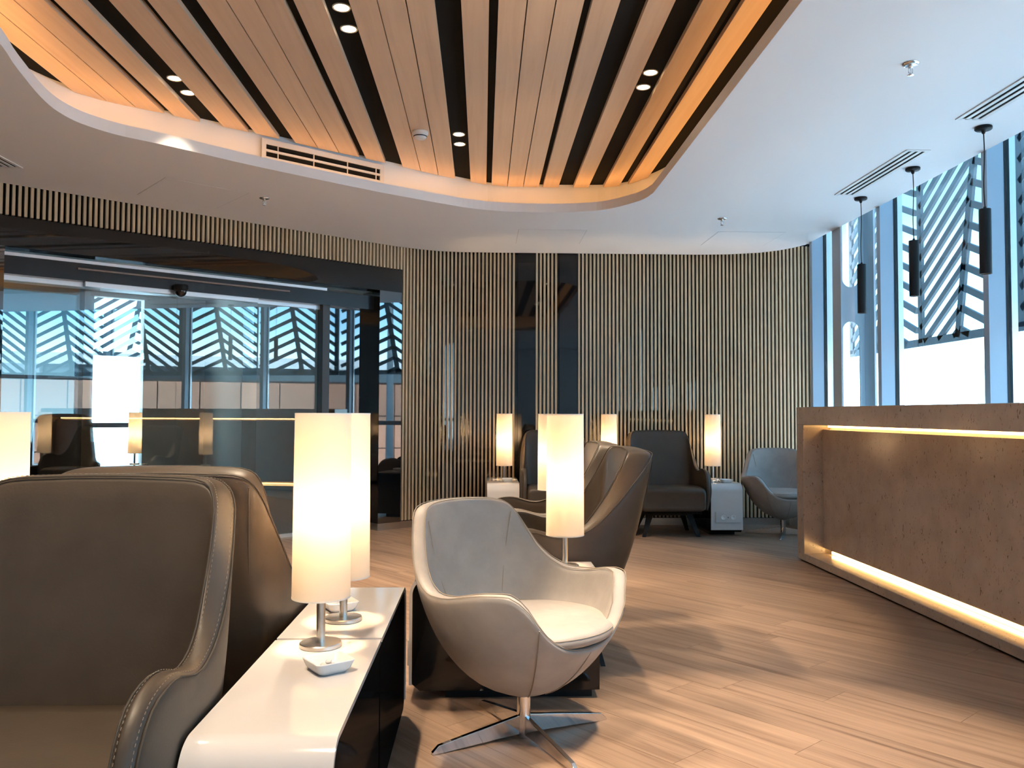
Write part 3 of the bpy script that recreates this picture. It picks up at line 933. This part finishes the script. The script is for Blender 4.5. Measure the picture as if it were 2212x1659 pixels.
for k, (dx, dy, dz) in enumerate([(-0.012, 0.004, 0), (0.006, 0.012, 0), (0.012, -0.006, 0), (-0.004, -0.012, 0), (0.0, 0.0, 0.010), (0.022, 0.006, 0.001)]):
    sweet((-0.372 + dx, 2.05 + dy, TZ + 0.0125 + dz), k * 1.1, 'small pale wrapped sweet in the square dish before the largest lamp', g1)
for k, (dx, dy) in enumerate([(-0.01, 0.0), (0.008, 0.008), (0.01, -0.01)]):
    sweet((-0.452 + dx, 2.675 + dy, TZ + 0.0125), k * 0.9, 'small pale wrapped sweet in the dish behind the second lamp', g2)

# ------------------------------------------------------------------ high-back lounge armchair
#        I (inner edge)            O (outer edge)             IB (inner bottom)        OB (outer bottom)
LK = [(0.292, -0.335, 0.245, 0.318, -0.325, 0.235, 0.290, -0.25, 0.26, 0.312, -0.24, 0.235),
      (0.297, -0.368, 0.37, 0.338, -0.358, 0.37, 0.295, -0.23, 0.30, 0.328, -0.22, 0.27),
      (0.298, -0.366, 0.49, 0.338, -0.356, 0.48, 0.297, -0.21, 0.32, 0.336, -0.20, 0.29),
      (0.298, -0.305, 0.577, 0.340, -0.295, 0.567, 0.298, -0.18, 0.34, 0.330, -0.18, 0.25),
      (0.297, -0.19, 0.600, 0.341, -0.18, 0.590, 0.298, -0.12, 0.34, 0.322, -0.12, 0.235),
      (0.296, -0.06, 0.570, 0.340, -0.045, 0.562, 0.297, -0.04, 0.34, 0.312, -0.04, 0.225),
      (0.294, 0.04, 0.602, 0.337, 0.075, 0.597, 0.294, 0.02, 0.34, 0.304, 0.02, 0.22),
      (0.290, 0.115, 0.690, 0.330, 0.180, 0.690, 0.286, 0.06, 0.34, 0.292, 0.075, 0.215),
      (0.285, 0.180, 0.795, 0.312, 0.270, 0.795, 0.270, 0.10, 0.34, 0.276, 0.12, 0.21),
      (0.274, 0.226, 0.884, 0.292, 0.335, 0.876, 0.250, 0.125, 0.34, 0.256, 0.145, 0.21),
      (0.238, 0.250, 0.929, 0.250, 0.364, 0.918, 0.200, 0.138, 0.34, 0.210, 0.158, 0.21),
      (0.125, 0.261, 0.938, 0.138, 0.373, 0.926, 0.108, 0.142, 0.34, 0.112, 0.165, 0.21)]
LK.append((0.0, 0.264, 0.940, 0.0, 0.376, 0.928, 0.0, 0.143, 0.34, 0.0, 0.166, 0.21))
def lounge_rows(n=81):
    full = LK + [tuple(-v if i % 3 == 0 else v for i, v in enumerate(k)) for k in reversed(LK[:-1])]
    return crom(full, n)
def lounge_parts(t, detail=True):
    rows = lounge_rows()
    rings = []; cen = []
    for k in rows:
        I, O, IB, OB = (Vector(k[i:i + 3]) for i in (0, 3, 6, 9))
        C = (I + O) / 2
        edge = (O - I); down = ((IB - I) + (OB - O)).normalized()
        upv = -down
        C2 = C + upv * 0.012
        outd = (O - I).normalized()
        # seat side surface almost straight, outer side bulges
        OM1 = O.lerp(OB, 0.28) + outd * (0.010 + 0.016 * max(0, outd.y))
        OM2 = O.lerp(OB, 0.62) + outd * (0.012 + 0.026 * max(0, outd.y))
        IM = I.lerp(IB, 0.5) + outd * 0.004
        r = [IB, IM, I - upv * 0.012 , I + upv * 0.003, C2 - edge * 0.22, C2, C2 + edge * 0.22, O + upv * 0.001, O - upv * 0.014 + outd * 0.004, OM1, OM2, OB]
        rings.append([tuple(v) for v in r])
        cen.append((I + upv * 0.0045, O + upv * 0.003))
    bm = bmesh.new(); loft(bm, rings, True, True)
    sh = obj('shell', bm, m_taupe, t, True); subsurf(sh, 1)
    bm = bmesh.new(); tube(bm, [c[0] for c in cen], 0.0022, 6); tube(bm, [c[1] for c in cen], 0.0022, 6)
    # back panel seams running down from the top corners
    for sgn in (-1, 1):
        pts = []
        for q in np.linspace(0.02, 1, 16):
            i_ = 60 if sgn < 0 else 20
            k = rows[int(round(80 * (9.6 / 24))) if sgn > 0 else int(round(80 * (14.4 / 24)))]
            O = Vector(k[3:6]); OB = Vector(k[9:12]); od = (O - Vector(k[0:3])).normalized()
            pts.append(O.lerp(OB, q) + od * 0.026 * math.sin(PI * min(1, q * 1.15 + 0.05)) ** 0.7)
        tube(bm, pts, 0.002, 6)
    obj('seam', bm, m_seamd, sh)
    # seat cushion
    bm = bmesh.new()
    def ring(y, hw, z0, z1, r, k=5):
        pts = []
        for cx, cz, a0 in ((1, 1, 0), (-1, 1, PI / 2), (-1, -1, PI), (1, -1, 3 * PI / 2)):
            for a in np.linspace(a0, a0 + PI / 2, k):
                pts.append((cx * (hw - r) + r * math.cos(a), y, (z0 + z1) / 2 + cz * ((z1 - z0) / 2 - r) + r * math.sin(a)))
        return pts
    sk = [(-0.392, 0.262, 0.275, 0.395, 0.03), (-0.398, 0.278, 0.255, 0.415, 0.04), (-0.385, 0.288, 0.240, 0.435, 0.045), (-0.35, 0.2925, 0.235, 0.447, 0.045), (-0.25, 0.2935, 0.235, 0.451, 0.04), (-0.05, 0.2925, 0.235, 0.446, 0.035), (0.08, 0.286, 0.235, 0.438, 0.03), (0.155, 0.272, 0.235, 0.430, 0.03)]
    loft(bm, [ring(*s_) for s_ in sk], True, True, True)
    obj('seat', bm, m_taupe, t, True)
    obj('underside', boxbm(-0.28, 0.28, -0.28, 0.13, 0.205, 0.24), m_black, t)
    # black splayed legs on a cross frame
    bm = bmesh.new(); box(bm, -0.2, 0.2, -0.225, -0.185, 0.185, 0.206); box(bm, -0.2, 0.2, 0.065, 0.105, 0.185, 0.206); box(bm, -0.03, 0.03, -0.2, 0.2, 0.186, 0.205)
    obj('leg_frame', bm, m_blackmetal, t)
    for sx in (-1, 1):
        for ya, yb in ((-0.205, -0.275), (0.085, 0.145)):
            bm = bmesh.new()
            tp, bt = Vector((sx * 0.175, ya, 0.206)), Vector((sx * 0.247, yb, 0.0))
            def rect(c, w, d): return [(c.x - w, c.y - d, c.z), (c.x + w, c.y - d, c.z), (c.x + w, c.y + d, c.z), (c.x - w, c.y + d, c.z)]
            loft(bm, [rect(tp, 0.03, 0.016), rect(tp.lerp(bt, 0.5), 0.021, 0.013), rect(bt, 0.015, 0.010)], True, True, True)
            obj('leg', bm, m_blackmetal, t)
CG = 'high-back brown lounge armchairs'
c1 = thing('lounge_armchair', 'nearest brown leather high-back armchair, cut by the left picture edge', 'armchair', (-0.922, 1.80, 0), 0, CG)
lounge_parts(c1)
for lab, loc, rz in [
    ('brown leather high-back armchair standing back to back behind the nearest one', (-0.926, 2.71, 0), PI),
    ('brown leather high-back armchair in profile, nearer of the pair facing left', (0.385, 3.90, 0), -PI / 2),
    ('brown leather high-back armchair in profile, farther of the pair facing left', (0.365, 4.65, 0), -PI / 2),
    ('dark high-back armchair at the slatted wall half hidden behind lamps and chairs', (0.688, 7.74, 0), 0),
    ('dark high-back armchair at the slatted wall left of the table with sockets', (1.695, 7.70, 0), 0),
]:
    dup(c1, lab, loc, rz, CG)
# stitches along both seams of the nearest armchair
rows = lounge_rows(481)
bm = bmesh.new()
for i in range(4, 474, 2):
    for a, off_ in ((0, 0.16), (3, -0.16)):
        def pt(k):
            I = Vector(k[0:3]); O = Vector(k[3:6]); dn = ((Vector(k[6:9]) - I) + (Vector(k[9:12]) - O)).normalized()
            return (I if a == 0 else O) + (O - I) * off_ - dn * 0.0105
        p, q = pt(rows[i]), pt(rows[i + 1])
        if (q - p).length > 1e-4: tube(bm, [p, q], 0.0007, 4)
st = obj('stitching', bm, m_stitch, c1); st['kind'] = 'stuff'

# ------------------------------------------------------------------ tub chairs
def interp(x, xs_, ys_):
    """monotone-ish cubic through the points"""
    xs_ = np.array(xs_, float); ys_ = np.array(ys_, float)
    h = np.diff(xs_); dl = np.diff(ys_) / h; mm = np.zeros(len(xs_))
    mm[1:-1] = np.where(dl[:-1] * dl[1:] > 0, 2 * dl[:-1] * dl[1:] / (dl[:-1] + dl[1:] + 1e-12), 0)
    mm[0] = 0; mm[-1] = 0
    i = int(np.clip(np.searchsorted(xs_, x) - 1, 0, len(xs_) - 2)); t = (x - xs_[i]) / h[i]
    return (2 * t**3 - 3 * t**2 + 1) * ys_[i] + (t**3 - 2 * t**2 + t) * h[i] * mm[i] + (-2 * t**3 + 3 * t**2) * ys_[i + 1] + (t**3 - t**2) * h[i] * mm[i + 1]
PR_Z = [0.140, 0.150, 0.170, 0.210, 0.258, 0.320, 0.387, 0.450, 0.515, 0.600, 0.700, 0.800, 1.15]
PR_R = [0.000, 0.050, 0.118, 0.185, 0.238, 0.287, 0.325, 0.350, 0.370, 0.385, 0.392, 0.396, 0.40]
def rad(z): return interp(z, PR_Z, PR_R)
PH = [0, 20, 32, 38, 42, 48, 56, 66, 78, 90, 104, 116, 126, 134, 142, 150, 160, 170, 180]
def tub_z(top):
    return [top, top - 0.003, top - 0.013, top - 0.033, top - 0.063, 0.655 + (top - 0.778) * 0.4, 0.585, 0.540, 0.518, 0.520, 0.535, 0.545, 0.546, 0.520, 0.460, 0.405, 0.370, 0.356, 0.352]
def tub_parts(t, leather, seamm, top=0.778, star=0.0):
    zt = tub_z(top); TK = 0.052
    ph = np.concatenate([np.linspace(0, 30, 7), np.linspace(33, 69, 16), np.linspace(74, 172, 21), [180]])
    ph = np.concatenate([-ph[:0:-1], ph[:-1]])
    rings = []; ei = []; eo = []
    for p in ph:
        z = interp(abs(p), PH, zt)
        a = math.radians(p); dx, dy = math.sin(a), math.cos(a)
        recl = 0.0
        def pt(r, zz):
            k = max(0, math.cos(a))
            yy = dy * r * (0.93 if dy < 0 else 0.96) + 0.03 * k * max(0, (zz - 0.4)) * 1.2
            return (dx * r, yy, zz)
        ro = rad(z) + (0.012 if abs(p) > 140 else 0.0); tk = TK if abs(p) < 150 else TK * (1 - 0.35 * min(1, (abs(p) - 150) / 20))
        zs = 0.36
        r = [pt(0.10, 0.352), pt(0.20, 0.352), pt(min(rad(0.37) - tk - 0.005, ro - tk), min(zs, z - 0.02)), pt(rad(0.36 + (z - 0.36) * 0.5) - tk - 0.006 * max(0, dy), 0.36 + (z - 0.36) * 0.5) if z > 0.40 else pt(ro - tk, z - 0.012),
             pt(ro - tk - 0.001, z - 0.008), pt(ro - tk + 0.004, z + 0.001), pt(ro - tk * 0.5, z + 0.005), pt(ro - 0.005, z + 0.000), pt(ro, z - 0.010)]
        lo = [0.86, 0.70, 0.52, 0.36, 0.22, 0.11]
        for f in lo:
            zz = 0.142 + (z - 0.152) * f
            r.append(pt(rad(zz) + (0.012 * f if abs(p) > 140 else 0), zz))
        r.append(pt(0.03, 0.1405))
        rings.append(r)
        ei.append(pt(ro - tk + 0.003, z + 0.0025)); eo.append(pt(ro - 0.004, z + 0.0022))
    rings.append(rings[0])
    bm = bmesh.new(); loft(bm, rings)
    bmesh.ops.remove_doubles(bm, verts=bm.verts, dist=1e-5)
    sh = obj('shell', bm, leather, t, True); subsurf(sh, 1)
    bm = bmesh.new(); tube(bm, ei, 0.0016, 6, True); tube(bm, eo, 0.0016, 6, True)
    # front seams and back panel seams
    for p in (-143, 143, 180):
        a = math.radians(p); z = interp(abs(p), PH, zt)
        pts = [(math.sin(a) * (rad(zz) + 0.012 * ((zz - 0.142) / (z - 0.152)) + 0.0005), math.cos(a) * (rad(zz) + 0.012 * ((zz - 0.142) / (z - 0.152)) + 0.0005) * 0.93, zz) for zz in np.linspace(z - 0.01, 0.165, 14)]
        tube(bm, pts, 0.0018, 6)
    for sg in (-1, 1):
        pts = []
        for q in np.linspace(0, 1, 14):
            p = sg * (38 - 10 * q); z = interp(abs(p), PH, zt); zz = (z - 0.02) * (1 - q) + 0.42 * q
            a = math.radians(p); k = max(0, math.cos(a))
            # inner surface radius by the same construction as the shell
            zm = 0.36 + (z - 0.36) * 0.5
            if zz > zm: f = (zz - zm) / (z - 0.008 - zm); r_ = (rad(zm) - TK - 0.006 * k) * (1 - f) + (rad(z) - TK - 0.001) * f
            else: f = (zz - 0.36) / (zm - 0.36); r_ = (rad(0.37) - TK - 0.005) * (1 - f) + (rad(zm) - TK - 0.006 * k) * f
            r_ -= 0.0035
            pts.append((math.sin(a) * r_, math.cos(a) * r_ * 0.96 + 0.036 * k * max(0, zz - 0.4), zz))
        tube(bm, pts, 0.0015, 6)
    obj('seam', bm, seamm, sh)
    # round seat cushion, a little proud of the front rim
    bm = bmesh.new()
    pro = [(0, 0.352), (0.20, 0.352), (0.268, 0.358), (0.288, 0.368), (0.294, 0.382), (0.289, 0.397), (0.272, 0.408), (0.22, 0.416), (0.12, 0.421), (0, 0.423)]
    lathe(bm, pro, 48)
    for v in bm.verts:
        v.co.y = v.co.y * 1.0 - 0.018
        v.co.z += 0.012 * max(-0.5, -v.co.y / 0.3) * 0.3
    ct_ = obj('seat', bm, leather, t, True)
    bm = bmesh.new(); tube(bm, [(0.291 * math.cos(a), 0.291 * math.sin(a) - 0.018, 0.3935 - 0.0036 * math.sin(a)) for a in np.linspace(0, 2 * PI, 60)[:-1]], 0.0015, 6, True)
    obj('seam', bm, seamm, ct_)
    # chrome pedestal and four-blade foot
    bm = bmesh.new(); lathe(bm, [(0, 0.003), (0.0235, 0.003), (0.0235, 0.150), (0, 0.150)], 28)
    pd = obj('pedestal', bm, m_chrome, t, True); pd.data.set_sharp_from_angle(angle=math.radians(40))
    for k in range(4):
        a = star + k * PI / 2
        bm = bmesh.new()
        sec = [(0.018, 0.012, 0.075, 0.008), (0.10, 0.010, 0.062, 0.008), (0.22, 0.005, 0.043, 0.008), (0.315, 0.0, 0.027, 0.0075), (0.338, 0.0, 0.008, 0.007)]
        rings = [[(r, -w, z0), (r, w, z0), (r, w, z1), (r, -w, z1)] for r, z0, z1, w in sec]
        loft(bm, rings, True, True, True)
        bmesh.ops.rotate(bm, verts=bm.verts, matrix=Matrix.Rotation(a, 3, 'Z'))
        bevel(obj('foot_blade', bm, m_chrome, t), 0.0015, 2)
    return t
tub = thing('tub_chair', 'beige leather tub swivel chair on a four-blade chrome foot, in front', 'armchair', (0.144, 2.867, 0), math.radians(44.0))
tub_parts(tub, m_beige, m_seam, star=math.radians(-18))
tub2 = dup(tub, 'beige tub swivel chair by the slatted wall, partly behind the counter', (2.745, 7.52, 0), math.radians(-6))
# dark swivel chair beyond the doors
tub3 = thing('swivel_chair', 'black high-back swivel chair seen through the glass doors', 'armchair', (-4.585, 9.25, 0), math.radians(206))
tub_parts(tub3, mat('black_leather', (0.012, 0.012, 0.013), 0.35), m_seamd, top=1.08)
tub3.scale = (1, 1, 1)

# ------------------------------------------------------------------ ceiling fittings
# pendants over the counter
def pendant_parts(t, drop):
    bm = bmesh.new(); lathe(bm, [(0, 0), (0.042, 0), (0.045, -0.003), (0.045, -0.014), (0.040, -0.019), (0.012, -0.021), (0.009, -0.035), (0.006, -0.040), (0, -0.04)], 32)
    obj('canopy', bm, m_blackmetal, t, True)
    bm = bmesh.new()
    tube(bm, [(0.004 * math.sin(q * PI * 2), 0.002 * math.sin(q * 5), -0.035 - q * (drop - 0.035 - 0.01)) for q in np.linspace(0, 1, 18)], 0.003, 8)
    obj('cord', bm, m_blackmetal, t, True)
    bm = bmesh.new(); lathe(bm, [(0, 0.014), (0.006, 0.014), (0.010, 0.0), (0.030, 0.0), (0.031, -0.002), (0.031, -0.36), (0.026, -0.36), (0.025, -0.33), (0, -0.33)], 32, (0, 0, -drop))
    tb_ = obj('cylinder', bm, m_blackmetal, t, True); tb_.data.set_sharp_from_angle(angle=math.radians(40))
    bm = bmesh.new(); lathe(bm, [(0, 0), (0.024, 0)], 24, (0, 0, -drop - 0.345)); obj('lens', bm, emis('pendant_lens', (1, 0.85, 0.65), 3.0), t)
PG = 'black pendant lamps over the counter'
for lab, x, y, dr in [('black cylinder pendant lamp, farthest of the row over the counter', 2.775, 5.96, 0.495), ('black cylinder pendant lamp, middle of the row over the counter', 2.775, 5.22, 0.475), ('black cylinder pendant lamp, nearest of the row over the counter', 2.768, 4.45, 0.461)]:
    pendant_parts(thing('pendant_lamp', lab, 'lamp', (x, y, CZ), 0, PG), dr)

# slot diffusers (box frame with three dark slots between white blades)
def slot_vent(lab, x0, x1, y0, y1, along='y'):
    t = thing('slot_vent', lab, 'vent', ((x0 + x1) / 2, (y0 + y1) / 2, CZ), 0, 'ceiling slot vents')
    hx, hy = (x1 - x0) / 2, (y1 - y0) / 2
    bm = bmesh.new()
    f = 0.014
    for b4 in ((-hx, hx, -hy, -hy + f * 1.6), (-hx, hx, hy - f * 1.6, hy), (-hx, -hx + f, -hy + f * 1.6, hy - f * 1.6), (hx - f, hx, -hy + f * 1.6, hy - f * 1.6)):
        box(bm, *b4, -0.006, 0.0)
    obj('frame', bm, m_whiteplastic, t)
    obj('backing', boxbm(-hx + f, hx - f, -hy + f, hy - f, -0.0015, -0.0005), m_black, t)
    w = (2 * hx - 2 * f)
    bl = 2
    sw = w / (3 + 2 * 1.1 + 0.9)
    for k in range(2):
        xa = -hx + f + sw * 0.45 + sw + k * (sw * 2.1)
        obj('blade', boxbm(xa, xa + sw * 1.1, -hy + f, hy - f, -0.006, -0.0016), m_whiteplastic, t)
    for xa, xb in ((-hx + f, -hx + f + sw * 0.45), (hx - f - sw * 0.45, hx - f)):
        obj('blade', boxbm(xa, xb, -hy + f, hy - f, -0.006, -0.0016), m_whiteplastic, t)
slot_vent('long white slot vent in the ceiling above the farthest pendant lamp', 2.546, 2.692, 4.853, 5.885)
slot_vent('long white slot vent in the ceiling at the right picture edge', 2.546, 2.692, 3.30, 4.342)
slot_vent('white slot vent in the ceiling at the left picture edge', -3.17, -3.02, 4.45, 5.485)

# grille on the far side of the recess
ga, gb = Vector((-1.50, 5.575)), Vector((-0.755, 6.165))
gd = (gb - ga).normalized(); gang = math.atan2(gd.y, gd.x); glen = (gb - ga).length
gv = thing('wall_grille', 'white two-slot air grille on the side of the ceiling recess', 'vent', (ga.x, ga.y, 2.795), gang)
H0, H1 = 0.0, 0.155
bm = bmesh.new()
box(bm, 0, glen, -0.012, 0.0, H0, H0 + 0.035); box(bm, 0, glen, -0.012, 0, H1 - 0.035, H1); box(bm, 0, 0.03, -0.012, 0, H0 + 0.035, H1 - 0.035); box(bm, glen - 0.03, glen, -0.012, 0, H0 + 0.035, H1 - 0.035)
obj('frame', bm, m_whiteplastic, gv)
obj('backing', boxbm(0.02, glen - 0.02, 0.001, 0.004, 0.02, H1 - 0.02), m_black, gv)
obj('blade', boxbm(0.03, glen - 0.03, -0.012, 0.0, 0.070, 0.085), m_whiteplastic, gv)
for q in (0.12, 0.40, 0.68, 0.93):
    obj('rib', boxbm(glen * q, glen * q + 0.006, -0.009, 0.0, 0.035, H1 - 0.035), m_whiteplastic, gv)

# downlights in pairs in the dark gaps
def downlight(lab, x, y, energy=110, cone=86):
    t = thing('downlight', lab, 'downlight', (x, y, 2.995), 0, 'recessed downlights between the ceiling planks')
    bm = bmesh.new(); lathe(bm, [(0.035, 0.0), (0.035, -0.004), (0.042, -0.006), (0.043, -0.004), (0.043, 0.0), (0.035, 0.0)], 32); obj('trim_ring', bm, mat('downlight_trim', (0.72, 0.68, 0.6), 0.35), t, True)
    bm = bmesh.new(); lathe(bm, [(0, -0.0035), (0.035, -0.0035)], 32); obj('lens', bm, m_lens, t)
    ld = bpy.data.lights.new('downlight_beam', 'SPOT'); ld.energy = energy; ld.color = (1.0, 0.78, 0.55)
    ld.spot_size = math.radians(cone); ld.spot_blend = 0.2 if cone < 60 else (0.3 if cone > 80 else 0.8); ld.shadow_soft_size = 0.035
    lo = bpy.data.objects.new('beam', ld); COL.objects.link(lo); lo.parent = t; lo.location = (0, 0, -0.02)
dl = [('first downlight of the pair at the top edge, left of centre', -0.669, 3.83), ('second downlight of the pair at the top edge, left of centre', -0.669, 4.045),
      ('upper downlight of the leftmost pair in the plank ceiling', -1.755, 4.695), ('lower downlight of the leftmost pair in the plank ceiling', -1.755, 4.905),
      ('upper downlight of the pair right of the smoke detector', -0.172, 5.565), ('lower downlight of the pair right of the smoke detector', -0.172, 5.77),
      ('upper downlight of the rightmost pair in the plank ceiling', 0.920, 4.50), ('lower downlight of the rightmost pair in the plank ceiling', 0.920, 4.705),
      ('first downlight of a pair above the camera', 0.920, 2.20), ('second downlight of a pair above the camera', 0.920, 2.42),
      ('first downlight of a pair overhead behind the nearest armchair', -0.669, 1.10), ('second downlight of a pair overhead behind the nearest armchair', -0.669, 1.30),
      ('first downlight of a pair overhead at far left, in front of the camera', -1.42, 2.55), ('second downlight of a pair overhead at far left, in front of the camera', -1.42, 2.76)]
for lab, x, y in dl:
    if abs(x - 0.92) < 0.01 and y > 4: downlight(lab, x, y, 55, 48)
    elif x < -1.5 and y > 4: downlight(lab, x, y, 45, 74)
    else: downlight(lab, x, y, *((105, 86) if y > 3.5 else ((150, 44) if x > 0.9 else (90, 86))))

# smoke detector
sd = thing('smoke_detector', 'round white smoke detector on a ceiling plank', 'detector', (-0.424, 5.45, 2.966))
bm = bmesh.new(); lathe(bm, [(0, 0), (0.052, 0), (0.053, -0.004), (0.053, -0.016), (0.048, -0.022), (0, -0.022)], 36); obj('base', bm, m_whiteplastic, sd, True)
bm = bmesh.new(); lathe(bm, [(0.047, -0.021), (0.042, -0.038), (0.034, -0.048), (0.016, -0.052), (0, -0.052)], 36); obj('head', bm, m_whiteplastic, sd, True)
bm = bmesh.new(); lathe(bm, [(0.0445, -0.031), (0.0455, -0.031), (0.044, -0.037), (0.043, -0.037), (0.0445, -0.031)], 36); obj('vent_ring', bm, m_rubber, sd)

# sprinklers
def sprinkler(lab, x, y):
    t = thing('sprinkler', lab, 'sprinkler', (x, y, CZ), 0.5, 'ceiling sprinklers')
    bm = bmesh.new(); lathe(bm, [(0, 0), (0.038, 0), (0.039, -0.002), (0.030, -0.008), (0.014, -0.010), (0, -0.010)], 28); obj('rosette', bm, m_chrome, t, True)
    bm = bmesh.new(); lathe(bm, [(0, -0.009), (0.010, -0.009), (0.010, -0.020), (0, -0.020)], 16); obj('body', bm, m_chrome, t, True)
    bm = bmesh.new()
    for s_ in (-1, 1):
        tube(bm, [(s_ * 0.009, 0, -0.018), (s_ * 0.015, 0, -0.030), (s_ * 0.014, 0, -0.042), (s_ * 0.003, 0, -0.052)], 0.0025, 8)
    tube(bm, [(0, 0, -0.02), (0, 0, -0.05)], 0.002, 8)
    obj('yoke', bm, m_chrome, t, True)
    bm = bmesh.new(); lathe(bm, [(0, -0.051), (0.014, -0.052), (0.014, -0.0545), (0, -0.0545)], 16); obj('deflector', bm, m_chrome, t, True)
sprinkler('chrome ceiling sprinkler over the glass doors', -1.637, 6.188)
sprinkler('chrome ceiling sprinkler over the farther tub chair', 1.946, 6.656)
sprinkler('chrome ceiling sprinkler near the upper right corner, the largest one', 1.938, 3.653)

# ceiling hatches
def hatch(lab, cx, cy, rz):
    t = thing('access_hatch', lab, 'hatch', (cx, cy, CZ), rz, 'flush ceiling hatches')
    obj('cover', boxbm(-0.295, 0.295, -0.295, 0.295, -0.0015, -0.0002), m_ceil, t)
    bm = bmesh.new()
    for b4 in ((-0.299, -0.2955, -0.299, 0.299), (0.2955, 0.299, -0.299, 0.299), (-0.2955, 0.2955, -0.299, -0.2955), (-0.2955, 0.2955, 0.2955, 0.299)):
        box(bm, *b4, -0.0006, -0.0002)
    obj('joint', bm, mat('joint_grey', (0.58, 0.57, 0.56), 0.8), t)
hatch('flush square ceiling hatch above the dark glass strips', 0.60, 7.43, 0)
hatch('flush square ceiling hatch near the window corner', 2.35, 7.43, 0)
hatch('flush square ceiling hatch over the glass doors', -2.13, 6.09, TH)
